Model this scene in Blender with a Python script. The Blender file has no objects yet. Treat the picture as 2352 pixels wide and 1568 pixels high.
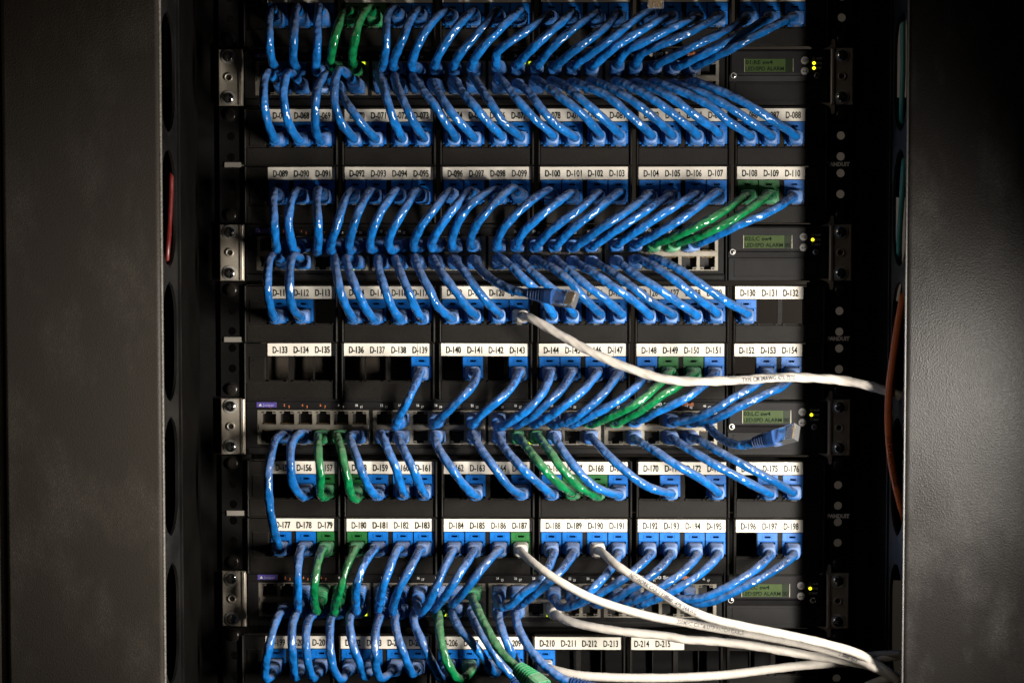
import bpy, math, random
from mathutils import Vector, Matrix
random.seed(7)
sc = bpy.context.scene
COL = sc.collection

# ------------------------------------------------------------------ camera
# millimetres: x right, d out of the rack towards the viewer, z up; the rack front is the plane d = 0
PITCH, YAW, DIST, MMPX = math.radians(2.7), math.radians(1.2), 1500.0, 0.3338
FPX = DIST / MMPX                                    # focal length in units of a 2352-wide picture
camd = Vector((math.sin(YAW) * math.cos(PITCH), -math.cos(YAW) * math.cos(PITCH), math.sin(PITCH)))
CAM = camd * DIST
FWD = -camd
RGT = FWD.cross(Vector((0, 0, 1))).normalized()
UPV = RGT.cross(FWD).normalized()
cd = bpy.data.cameras.new("camera")
cam = bpy.data.objects.new("camera", cd)
COL.objects.link(cam)
cam.matrix_world = Matrix((
    (RGT.x, UPV.x, -FWD.x, CAM.x / 1000), (RGT.y, UPV.y, -FWD.y, CAM.y / 1000),
    (RGT.z, UPV.z, -FWD.z, CAM.z / 1000), (0, 0, 0, 1)))
cd.sensor_width = 36
cd.lens = 36 * FPX / 2352
cd.clip_start, cd.clip_end = 0.02, 50
cd.dof.use_dof = True
cd.dof.focus_distance = 1.468
cd.dof.aperture_fstop = 8.0
sc.camera = cam

# ------------------------------------------------------------------ world, lamps, exposure
w = bpy.data.worlds.new("World")
sc.world = w
w.use_nodes = True
w.node_tree.nodes["Background"].inputs[0].default_value = (1.0, 0.86, 0.74, 1)
w.node_tree.nodes["Background"].inputs[1].default_value = 0.002

def lamp(name, kind, loc, energy, color, size, aim=None):
    l = bpy.data.lights.new(name, kind)
    l.energy, l.color = energy, color
    if kind == 'AREA':
        l.shape, l.size = 'DISK', size
    else:
        l.shadow_soft_size = size
    o = bpy.data.objects.new(name, l)
    COL.objects.link(o)
    o.location = Vector((loc[0], -loc[1], loc[2])) / 1000
    if aim is not None:
        v = Vector((aim[0], -aim[1], aim[2])) / 1000 - o.location
        o.rotation_euler = v.to_track_quat('-Z', 'Y').to_euler()
    return o
# the light comes through a tall narrow gap to the right of the rack
key = lamp("light_gap", 'AREA', (388, 435, -105), 7.0, (1.0, 0.94, 0.85), 0.02, aim=(-420, 0, -175))
key.data.shape, key.data.size, key.data.size_y = 'RECTANGLE', 0.014, 0.28
key.data.spread = math.radians(125)
lamp("room_glow", 'AREA', (-1500, 1500, 500), 2.7, (1.0, 0.84, 0.68), 0.9, aim=(0, 0, 0))
lamp("back_room_lamp", 'AREA', (760, -600, 120), 0.34, (1.0, 0.9, 0.8), 0.15, aim=(520, -900, 0))
sc.view_settings.view_transform = 'Standard'
sc.view_settings.look = 'None'
sc.view_settings.exposure = 0.0
sc.view_settings.gamma = 1.0
sc.cycles.max_bounces = 6

# ------------------------------------------------------------------ helpers
def W(x, d, z):
    return Vector((x, -d, z))

def unp(px, py, d=0.0):
    """point at depth d seen at a place of the (2352-wide) picture"""
    r = FWD * FPX + RGT * (px - 1176) + UPV * (784 - py)
    t = (-d - CAM.y) / r.y
    return CAM + r * t

CROP = {'A': 490.0, 'B': 980.0, 'C': 1470.0}
CROW = {'1': 0.0, '2': 367.5, '3': 735.0, '4': 1176.0, '5': 955.5}
def crop_px(code, x, y):
    return CROP[code[0]] + x / 4.0, CROW[code[1]] + y / 4.0

MATS = {}
def mat(name, col, rough=0.5, metal=0.0, spec=0.5, bump=None, mottle=0.15, mscale=60.0, dust=0.0, emit=None,
        trans=0.0, roughvar=0.0, dustcol=(0.30, 0.27, 0.24), coat=0.0, vary=0.0):
    if name in MATS:
        return MATS[name]
    m = bpy.data.materials.new(name)
    m.use_nodes = True
    nt = m.node_tree
    N, L = nt.nodes, nt.links
    b = N["Principled BSDF"]
    b.inputs["Roughness"].default_value = rough
    b.inputs["Metallic"].default_value = metal
    b.inputs["Specular IOR Level"].default_value = spec
    b.inputs["Transmission Weight"].default_value = trans
    b.inputs["Coat Weight"].default_value = coat
    tc = N.new("ShaderNodeTexCoord")
    n1 = N.new("ShaderNodeTexNoise")
    n1.inputs["Scale"].default_value = mscale
    n1.inputs["Detail"].default_value = 5
    L.new(tc.outputs["Object"], n1.inputs["Vector"])
    mr = N.new("ShaderNodeMapRange")
    mr.inputs["From Min"].default_value, mr.inputs["From Max"].default_value = 0.3, 0.7
    mr.inputs["To Min"].default_value, mr.inputs["To Max"].default_value = 1 - mottle, 1 + mottle
    L.new(n1.outputs["Fac"], mr.inputs["Value"])
    mul = N.new("ShaderNodeMix")
    mul.data_type, mul.blend_type = 'RGBA', 'MULTIPLY'
    mul.inputs[0].default_value = 1.0
    mul.inputs[6].default_value = (*col, 1)
    L.new(mr.outputs["Result"], mul.inputs[7])
    out = mul.outputs[2]
    if vary > 0:                                    # every cable a slightly different shade
        oi = N.new("ShaderNodeObjectInfo")
        mv = N.new("ShaderNodeMapRange")
        mv.inputs["To Min"].default_value, mv.inputs["To Max"].default_value = 1 - vary, 1 + vary
        L.new(oi.outputs["Random"], mv.inputs["Value"])
        m0 = N.new("ShaderNodeMix"); m0.data_type, m0.blend_type = 'RGBA', 'MULTIPLY'
        m0.inputs[0].default_value = 1.0
        L.new(out, m0.inputs[6]); L.new(mv.outputs["Result"], m0.inputs[7])
        out = m0.outputs[2]
    if dust > 0:                                    # settled dust lies on faces that look up
        ge = N.new("ShaderNodeNewGeometry")
        sp = N.new("ShaderNodeSeparateXYZ")
        L.new(ge.outputs["Normal"], sp.inputs[0])
        n2 = N.new("ShaderNodeTexNoise")
        n2.inputs["Scale"].default_value, n2.inputs["Detail"].default_value = 900.0, 6
        L.new(tc.outputs["Object"], n2.inputs["Vector"])
        m1 = N.new("ShaderNodeMapRange")
        m1.inputs["From Min"].default_value, m1.inputs["From Max"].default_value = -0.15, 0.95
        L.new(sp.outputs["Z"], m1.inputs["Value"])
        m2 = N.new("ShaderNodeMapRange")
        m2.inputs["From Min"].default_value, m2.inputs["From Max"].default_value = 0.38, 0.66
        m2.inputs["To Min"].default_value = 0.35
        L.new(n2.outputs["Fac"], m2.inputs["Value"])
        mm = N.new("ShaderNodeMath"); mm.operation = 'MULTIPLY'
        L.new(m1.outputs["Result"], mm.inputs[0]); L.new(m2.outputs["Result"], mm.inputs[1])
        m3 = N.new("ShaderNodeMath"); m3.operation = 'MULTIPLY'
        L.new(mm.outputs[0], m3.inputs[0]); m3.inputs[1].default_value = dust
        mx = N.new("ShaderNodeMix"); mx.data_type = 'RGBA'
        L.new(m3.outputs[0], mx.inputs[0]); L.new(out, mx.inputs[6]); mx.inputs[7].default_value = (*dustcol, 1)
        out = mx.outputs[2]
        m4 = N.new("ShaderNodeMath"); m4.operation = 'MULTIPLY_ADD'
        L.new(m3.outputs[0], m4.inputs[0]); m4.inputs[1].default_value = 0.5; m4.inputs[2].default_value = rough
        L.new(m4.outputs[0], b.inputs["Roughness"])
    elif roughvar > 0:
        m5 = N.new("ShaderNodeMapRange")
        m5.inputs["From Min"].default_value, m5.inputs["From Max"].default_value = 0.3, 0.7
        m5.inputs["To Min"].default_value, m5.inputs["To Max"].default_value = rough - roughvar, rough + roughvar
        L.new(n1.outputs["Fac"], m5.inputs["Value"]); L.new(m5.outputs["Result"], b.inputs["Roughness"])
    L.new(out, b.inputs["Base Color"])
    if bump:
        n3 = N.new("ShaderNodeTexNoise")
        n3.inputs["Scale"].default_value, n3.inputs["Detail"].default_value = bump[0], (3 if bump[0] > 250 else 1)
        L.new(tc.outputs["Object"], n3.inputs["Vector"])
        bp = N.new("ShaderNodeBump")
        bp.inputs["Strength"].default_value, bp.inputs["Distance"].default_value = bump[1], bump[2]
        L.new(n3.outputs["Fac"], bp.inputs["Height"]); L.new(bp.outputs["Normal"], b.inputs["Normal"])
    if emit:
        b.inputs["Emission Color"].default_value = (*emit[0], 1)
        b.inputs["Emission Strength"].default_value = emit[1]
    MATS[name] = m
    return m

def cover_mat(name, col, dustcol, rough, bumpstr, streak, spec):
    """pebbled black plastic with dust smears and a few scuffs"""
    m = bpy.data.materials.new(name); m.use_nodes = True
    N, L = m.node_tree.nodes, m.node_tree.links
    b = N["Principled BSDF"]
    tc = N.new("ShaderNodeTexCoord")
    mp = N.new("ShaderNodeMapping"); mp.inputs["Scale"].default_value = (1, 1, 0.55)
    L.new(tc.outputs["Object"], mp.inputs[0])
    big = N.new("ShaderNodeTexNoise"); big.inputs["Scale"].default_value = 26; big.inputs["Detail"].default_value = 8; big.inputs["Roughness"].default_value = 0.6
    L.new(mp.outputs[0], big.inputs["Vector"])
    fine = N.new("ShaderNodeTexNoise"); fine.inputs["Scale"].default_value = 950; fine.inputs["Detail"].default_value = 2
    L.new(tc.outputs["Object"], fine.inputs["Vector"])
    r1 = N.new("ShaderNodeMapRange"); r1.inputs["From Min"].default_value, r1.inputs["From Max"].default_value = 0.47, 0.75
    L.new(big.outputs["Fac"], r1.inputs["Value"])
    r2 = N.new("ShaderNodeMapRange"); r2.inputs["From Min"].default_value, r2.inputs["From Max"].default_value = 0.45, 0.75
    L.new(fine.outputs["Fac"], r2.inputs["Value"])
    r2.inputs["To Min"].default_value = 0.25
    mu = N.new("ShaderNodeMath"); mu.operation = 'MULTIPLY'
    L.new(r1.outputs[0], mu.inputs[0]); L.new(r2.outputs[0], mu.inputs[1])
    b.inputs["Specular IOR Level"].default_value = spec
    m2 = N.new("ShaderNodeMath"); m2.operation = 'MULTIPLY'; m2.inputs[1].default_value = streak
    L.new(mu.outputs[0], m2.inputs[0])
    mx = N.new("ShaderNodeMix"); mx.data_type = 'RGBA'
    L.new(m2.outputs[0], mx.inputs[0]); mx.inputs[6].default_value = (*col, 1); mx.inputs[7].default_value = (*dustcol, 1)
    L.new(mx.outputs[2], b.inputs["Base Color"])
    r3 = N.new("ShaderNodeMapRange"); r3.inputs["To Min"].default_value, r3.inputs["To Max"].default_value = rough - 0.07, rough + 0.13
    L.new(big.outputs["Fac"], r3.inputs["Value"]); L.new(r3.outputs[0], b.inputs["Roughness"])
    vo = N.new("ShaderNodeTexVoronoi"); vo.inputs["Scale"].default_value = 1050
    L.new(tc.outputs["Object"], vo.inputs["Vector"])
    bp = N.new("ShaderNodeBump"); bp.inputs["Strength"].default_value = bumpstr; bp.inputs["Distance"].default_value = 0.0006
    L.new(vo.outputs["Distance"], bp.inputs["Height"]); L.new(bp.outputs["Normal"], b.inputs["Normal"])
    MATS[name] = m
    return m

BLUE = mat("blue_jacket", (0.004, 0.086, 0.285), 0.22, vary=0.22, dust=0.8, dustcol=(0.17, 0.152, 0.135), bump=(150, 0.8, 0.003), mottle=0.3, mscale=120)
GREEN = mat("green_jacket", (0.002, 0.115, 0.036), 0.22, dust=0.7, dustcol=(0.15, 0.14, 0.11), bump=(150, 0.8, 0.003), mottle=0.3, mscale=120)
WHITE = mat("white_jacket", (0.45, 0.415, 0.37), 0.42, dust=0.25, bump=(300, 0.06, 0.002), mottle=0.05, mscale=60)
BBOOT = mat("blue_boot", (0.008, 0.095, 0.31), 0.45, dust=0.9, bump=(1200, 0.15, 0.0006), mottle=0.2, mscale=300)
GBOOT = mat("green_boot", (0.008, 0.17, 0.06), 0.45, dust=0.5, bump=(1200, 0.15, 0.0006), mottle=0.2, mscale=300)
SHADEBOOT = mat("shaded_blue_boot", (0.006, 0.035, 0.13), 0.4, dust=0.1, mottle=0.2, mscale=300)  # darker copy of the blue boot: shade on loose plugs put into the colour
WBOOT = mat("white_boot", (0.45, 0.415, 0.37), 0.45, dust=0.2, bump=(1200, 0.1, 0.0006), mottle=0.08, mscale=300)
BJACK = mat("blue_jack", (0.002, 0.118, 0.44), 0.38, bump=(900, 0.08, 0.0005), mottle=0.14, mscale=150)
GJACK = mat("green_jack", (0.012, 0.115, 0.026), 0.40, bump=(900, 0.08, 0.0005), mottle=0.16, mscale=150)
BLACKP = mat("black_panel_plastic", (0.0050, 0.0044, 0.0038), 0.5, spec=0.13, dust=0.5, dustcol=(0.085, 0.075, 0.064), bump=(1500, 0.5, 0.0004), mottle=0.3, mscale=45)
BLACKM = mat("black_painted_steel", (0.0030, 0.0026, 0.0023), 0.55, spec=0.12, bump=(1400, 0.25, 0.0003), mottle=0.35, mscale=30, roughvar=0.1)
DEEP = mat("dark_inside", (0.004, 0.004, 0.004), 0.7)
SWITCHP = mat("switch_plastic", (0.0055, 0.0052, 0.0052), 0.5, spec=0.13, dust=0.3, dustcol=(0.07, 0.064, 0.058), bump=(1300, 0.3, 0.0003), mottle=0.25, mscale=40)
DISPP = mat("display_plastic", (0.0085, 0.0081, 0.0083), 0.55, spec=0.15, bump=(1600, 0.5, 0.0003), mottle=0.2, mscale=80)
NICKEL = mat("nickel_shield", (0.25, 0.225, 0.185), 0.42, metal=0.55, bump=(600, 0.08, 0.0003), mottle=0.2, mscale=90)
EARM = mat("zinc_plate", (0.34, 0.30, 0.245), 0.45, metal=0.45, bump=(300, 0.10, 0.0005), mottle=0.16, mscale=70, roughvar=0.08)
CHROME = mat("chrome_screw", (0.62, 0.60, 0.57), 0.14, metal=1.0, mottle=0.2, mscale=200)
WASHER = mat("bright_washer", (0.62, 0.60, 0.56), 0.32, metal=0.7, mottle=0.15, mscale=200)
BOLT = mat("black_bolt", (0.02, 0.017, 0.015), 0.28, metal=0.4, mottle=0.2)
PAPER = mat("label_paper", (0.66, 0.615, 0.54), 0.5, mottle=0.035, mscale=25, bump=(120, 0.12, 0.001))
INK = mat("black_ink", (0.008, 0.012, 0.009), 0.8, spec=0.03, mottle=0.0)
FADED = mat("cable_ink", (0.09, 0.09, 0.10), 0.7, spec=0.05, mottle=0.0)
NAVYINK = mat("navy_ink", (0.004, 0.02, 0.09), 0.6, mottle=0.0)
SILK = mat("white_silkscreen", (0.42, 0.42, 0.42), 0.6, mottle=0.1)
ORANGEINK = mat("orange_silkscreen", (0.42, 0.11, 0.03), 0.6, mottle=0.1)
VIOLET = mat("violet_badge", (0.06, 0.045, 0.20), 0.4, mottle=0.1)
VIOLETINK = mat("violet_ink", (0.22, 0.2, 0.42), 0.5, mottle=0.1)
LCD = mat("lcd_green", (0.040, 0.062, 0.020), 0.35, spec=0.1, mottle=0.08, mscale=150)
LCDDARK = mat("lcd_dark", (0.016, 0.024, 0.012), 0.2)
BUTTON = mat("grey_button", (0.30, 0.285, 0.27), 0.5, mottle=0.1)
LEDON = mat("lit_yellow_led", (0.6, 0.6, 0.02), 0.4, emit=((0.95, 0.85, 0.02), 2.2))
LEDGREEN = mat("lit_lime_led", (0.5, 0.6, 0.02), 0.4, emit=((0.62, 0.85, 0.02), 1.7))
LEDOFF = mat("dull_led", (0.10, 0.085, 0.012), 0.4)
CLEAR = mat("clear_polycarbonate", (1.0, 1.0, 1.0), 0.04, trans=0.93, spec=0.7, mottle=0.02)
GOLD = mat("gold_contact", (0.75, 0.5, 0.2), 0.3, metal=0.9)
BEIGEWALL = mat("beige_wall_paint", (0.46, 0.42, 0.37), 0.8, mottle=0.08, mscale=4)
TAPE = mat("grey_marker", (0.17, 0.155, 0.135), 0.5, mottle=0.1)
ORANGE = mat("orange_jacket", (0.95, 0.23, 0.06), 0.4, mottle=0.08, bump=(260, 0.1, 0.002))
TEAL = mat("teal_jacket", (0.06, 0.36, 0.34), 0.35, mottle=0.08)
RED = mat("red_jacket", (0.085, 0.005, 0.004), 0.4, mottle=0.1)
GREYC = mat("grey_jacket", (0.16, 0.14, 0.12), 0.5, mottle=0.1)
WALLM = mat("flat_black_steel", (0.0026, 0.0023, 0.0020), 0.75, spec=0.03, mottle=0.3, mscale=30)
SLOTM = mat("lit_slot_black", (0.0035, 0.0031, 0.0028), 0.42, mottle=0.4, mscale=25, roughvar=0.1)  # slightly lighter than the side wall: lit look of the slots painted in
GLINTL = mat("bright_edge_glint", (0.13, 0.12, 0.105), 0.4, mottle=0.5, mscale=700)  # pale colour paints the light caught by the left cover's lip
GLINTR = mat("dim_edge_glint", (0.03, 0.027, 0.025), 0.4, mottle=0.3, mscale=300)
COVERL = cover_mat("pebbled_cover", (0.029, 0.0245, 0.0205), (0.15, 0.133, 0.115), 0.52, 0.22, 0.38, 0.2)
COVERR = cover_mat("glossy_pebbled_cover", (0.010, 0.0088, 0.0082), (0.10, 0.095, 0.09), 0.43, 0.30, 0.42, 0.25)

class MB:
    """collects faces (mm) that become one mesh object"""
    def __init__(s):
        s.v, s.f, s.m, s.sm = [], [], [], []
    def face(s, pts, mi=0, smooth=False):
        i = len(s.v)
        s.v += [tuple(p) for p in pts]
        s.f.append(tuple(range(i, i + len(pts)))); s.m.append(mi); s.sm.append(smooth)
    def grid(s, rings, mi=0, closed=True, smooth=True, caps=True):
        """rings of points, each ring joined to the next"""
        i = len(s.v); n = len(rings[0])
        for r in rings:
            s.v += [tuple(p) for p in r]
        for a in range(len(rings) - 1):
            for k in range(n if closed else n - 1):
                k2 = (k + 1) % n
                s.f.append((i + a * n + k, i + a * n + k2, i + (a + 1) * n + k2, i + (a + 1) * n + k))
                s.m.append(mi); s.sm.append(smooth)
        if caps and closed:
            s.f.append(tuple(i + k for k in reversed(range(n)))); s.m.append(mi); s.sm.append(False)
            e = i + (len(rings) - 1) * n
            s.f.append(tuple(e + k for k in range(n))); s.m.append(mi); s.sm.append(False)
    def box(s, x0, x1, d0, d1, z0, z1, mi=0, ch=0.0):
        """box with its front edges (towards the viewer) chamfered by ch"""
        if ch > 0:
            def ring(d, i):
                return [W(x0 + i, d, z0 + i), W(x1 - i, d, z0 + i), W(x1 - i, d, z1 - i), W(x0 + i, d, z1 - i)]
            s.grid([ring(d0, 0), ring(d1 - ch, 0), ring(d1 - ch * .35, ch * .35), ring(d1, ch)], mi, smooth=False)
        else:
            s.grid([[W(x0, d, z0), W(x1, d, z0), W(x1, d, z1), W(x0, d, z1)] for d in (d0, d1)], mi, smooth=False)
    def disc(s, x, d0, d1, z, r, mi=0, n=20, dome=0.0, r0=None):
        rings = []
        for d, rr in ((d0, r0 or r), (d1, r)):
            rings.append([W(x + rr * math.cos(2 * math.pi * k / n), d, z + rr * math.sin(2 * math.pi * k / n)) for k in range(n)])
        if dome > 0:
            for q in (0.35, 0.65, 0.9, 0.99):
                rr = r * math.sqrt(max(0, 1 - q * q)); dd = d1 + dome * q
                rings.append([W(x + rr * math.cos(2 * math.pi * k / n), dd, z + rr * math.sin(2 * math.pi * k / n)) for k in range(n)])
        s.grid(rings, mi, smooth=dome > 0)
    def plate(s, xs, zs, hole, d0, d1, mi=0):
        """flat plate from grid lines xs, zs; hole(xc, zc) says which cells are open"""
        nx, nz = len(xs) - 1, len(zs) - 1
        open_ = [[hole((xs[i] + xs[i + 1]) / 2, (zs[j] + zs[j + 1]) / 2) for j in range(nz)] for i in range(nx)]
        def solid(i, j):
            return 0 <= i < nx and 0 <= j < nz and not open_[i][j]
        for i in range(nx):
            for j in range(nz):
                if open_[i][j]:
                    continue
                a, b, c, e = xs[i], xs[i + 1], zs[j], zs[j + 1]
                s.face([W(a, d1, c), W(b, d1, c), W(b, d1, e), W(a, d1, e)], mi)
                s.face([W(a, d0, c), W(a, d0, e), W(b, d0, e), W(b, d0, c)], mi)
                if not solid(i - 1, j): s.face([W(a, d0, c), W(a, d1, c), W(a, d1, e), W(a, d0, e)], mi)
                if not solid(i + 1, j): s.face([W(b, d1, c), W(b, d0, c), W(b, d0, e), W(b, d1, e)], mi)
                if not solid(i, j - 1): s.face([W(a, d0, c), W(b, d0, c), W(b, d1, c), W(a, d1, c)], mi)
                if not solid(i, j + 1): s.face([W(a, d1, e), W(b, d1, e), W(b, d0, e), W(a, d0, e)], mi)
    def data(s, name, mats, org=Vector((0, 0, 0))):
        me = bpy.data.meshes.new(name)
        me.from_pydata([((p[0] - org.x) / 1000, (p[1] - org.y) / 1000, (p[2] - org.z) / 1000) for p in s.v], [], s.f)
        for m in (mats if isinstance(mats, (list, tuple)) else [mats]):
            me.materials.append(m)
        me.polygons.foreach_set("material_index", s.m)
        me.polygons.foreach_set("use_smooth", s.sm)
        me.update()
        return me

def org_of(o):
    p = Vector((0, 0, 0))
    while o is not None:
        p = p + o.location * 1000
        o = o.parent
    return p

def obj(name, mb, mats, parent=None, loc=None):
    """one mesh object; vertices given in rack millimetres"""
    base = org_of(parent)
    at = loc if loc is not None else base
    o = bpy.data.objects.new(name, mb.data(name, mats, at) if isinstance(mb, MB) else mb)
    COL.objects.link(o)
    o.parent = parent
    o.location = (at - base) / 1000
    return o

def inst(name, mesh, parent, at):
    o = bpy.data.objects.new(name, mesh)
    COL.objects.link(o)
    o.parent = parent
    o.location = (at - org_of(parent)) / 1000
    return o

def thing(name, label, cat, at, group=None):
    o = bpy.data.objects.new(name, None)
    o.empty_display_size = 0.01
    COL.objects.link(o)
    o.location = at / 1000
    o["label"], o["category"] = label, cat
    if group:
        o["group"] = group
    return o

TXT = {}
def glyphs(body, bold=0.0):
    """(verts, faces) of a string, one unit = cap height"""
    k = (body, bold)
    if k not in TXT:
        c = bpy.data.curves.new("t", 'FONT')
        c.body = body; c.size = 1.0; c.resolution_u = 3; c.offset = bold
        o = bpy.data.objects.new("t", c)
        COL.objects.link(o)
        bpy.context.view_layer.update()
        dg = bpy.context.evaluated_depsgraph_get()
        me = bpy.data.meshes.new_from_object(o.evaluated_get(dg))
        cap = 0.727
        vs = [(v.co.x / cap, v.co.y / cap) for v in me.vertices]
        fs = [tuple(p.vertices) for p in me.polygons]
        bpy.data.objects.remove(o); bpy.data.meshes.remove(me); bpy.data.curves.remove(c)
        x0 = min(v[0] for v in vs); x1 = max(v[0] for v in vs)
        TXT[k] = ([(v[0] - x0, v[1]) for v in vs], fs, x1 - x0)
    return TXT[k]

def write(mb, body, x, z, d, h, width=None, xs=0.7, centre=True, bold=0.0, mi=0, tilt=0.0):
    vs, fs, wd = glyphs(body, bold)
    sx = (width / wd) if width else h * xs
    off = -wd * sx / 2 if centre else 0
    i = len(mb.v)
    for a, b in vs:
        u = off + a * sx
        mb.v.append(tuple(W(x + u, d, z + b * h - h / 2 + u * tilt)))
    for f in fs:
        mb.f.append(tuple(i + k for k in f)); mb.m.append(mi); mb.sm.append(False)

# ------------------------------------------------------------------ the place behind
def structure(name, mb, m):
    o = obj(name, mb, m)
    o["kind"] = "structure"
    return o
b = MB()
b.face([W(60, -900, -1500), W(2500, -900, -1500), W(2500, -900, 1500), W(60, -900, 1500)])
structure("wall", b, BEIGEWALL)

# ------------------------------------------------------------------ row heights
U = 44.45
SZ = {1: 201.3, 2: 68.0, 3: -65.35, 4: -198.7}
PZ = {r: unp(1176, y).z - 11.1 for r, y in enumerate((8, 281, 414, 687.5, 818.5, 1089, 1220.5, 1490))}
GZ = {0: SZ[1] + U, 1: SZ[1] - U, 2: SZ[2] + U, 3: SZ[2] - U, 4: SZ[3] + U, 5: SZ[3] - U, 6: SZ[4] + U, 7: SZ[4] - U}   # mounting holes
PDX = {0: 0, 1: 0, 2: 0, 3: -.7, 4: -1.2, 5: .6, 6: .4, 7: -4.3}
MODX0 = unp(593, 447).x                                  # first slot of the first module
MODP = (unp(1717, 447).x - MODX0) / 5
SLOT = [0, 48.5 * MMPX, 105.5 * MMPX, 154 * MMPX]
def slot_x(row, s):
    return MODX0 + MODP * (s // 4) + SLOT[s % 4] + PDX[row]
COLX0 = unp(617.5, 975).x
BLKP = (unp(617.5 + 3 * 265.5, 975).x - COLX0) / 3
COLP = 41.6 * MMPX * 1.003
def col_x(c):
    return COLX0 + COLP * (c % 6) + BLKP * (c // 6)
EARL, EARR = unp(507, 720).x, unp(1955, 720).x
HOLEL, HOLER = unp(533, 720).x, unp(1928, 720).x

# ------------------------------------------------------------------ rack posts
rack = thing("equipment_rack", "black steel rack posts carrying all the panels and switches", "rack", W(18, -60, -330))
WALLL, WALLR = unp(370, 784, 147).x, unp(2082, 784, 147).x
def hole_rows():
    out = []
    for c in list(SZ.values()) + list(GZ.values()):
        out += [c - 15.875, c, c + 15.875]
    return sorted(out)
for side in (0, 1):
    hx = (HOLEL, HOLER)[side]
    x0, x1 = ((WALLL, EARL + 22), (EARR - 24, WALLR))[side]
    zs = [-360]
    for z in hole_rows():
        zs += [z - 3.6, z + 3.6]
    zs.append(360)
    rows = hole_rows()
    b = MB()
    b.plate([x0, hx - 3.8, hx + 3.8, x1], zs,
            lambda xc, zc: abs(xc - hx) < 3 and any(abs(zc - r) < 3 for r in rows), -5, -2.2)
    b.box(x0, x0 + 3, -60, -5.2, -360, 360); b.box(x1 - 3, x1, -60, -5.2, -360, 360)
    obj("post", b, BLACKM, rack)
for (px, py) in ((538, 378.5), (537, 779.5), (543, 1178)):
    p = unp(px, py, 2)
    b = MB(); b.box(p.x - 7.7, p.x + 7.7, 1.0, 2.2, p.z - 2.0, p.z + 2.0, ch=.4)
    obj("unit_marker", b, TAPE, rack)

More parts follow.
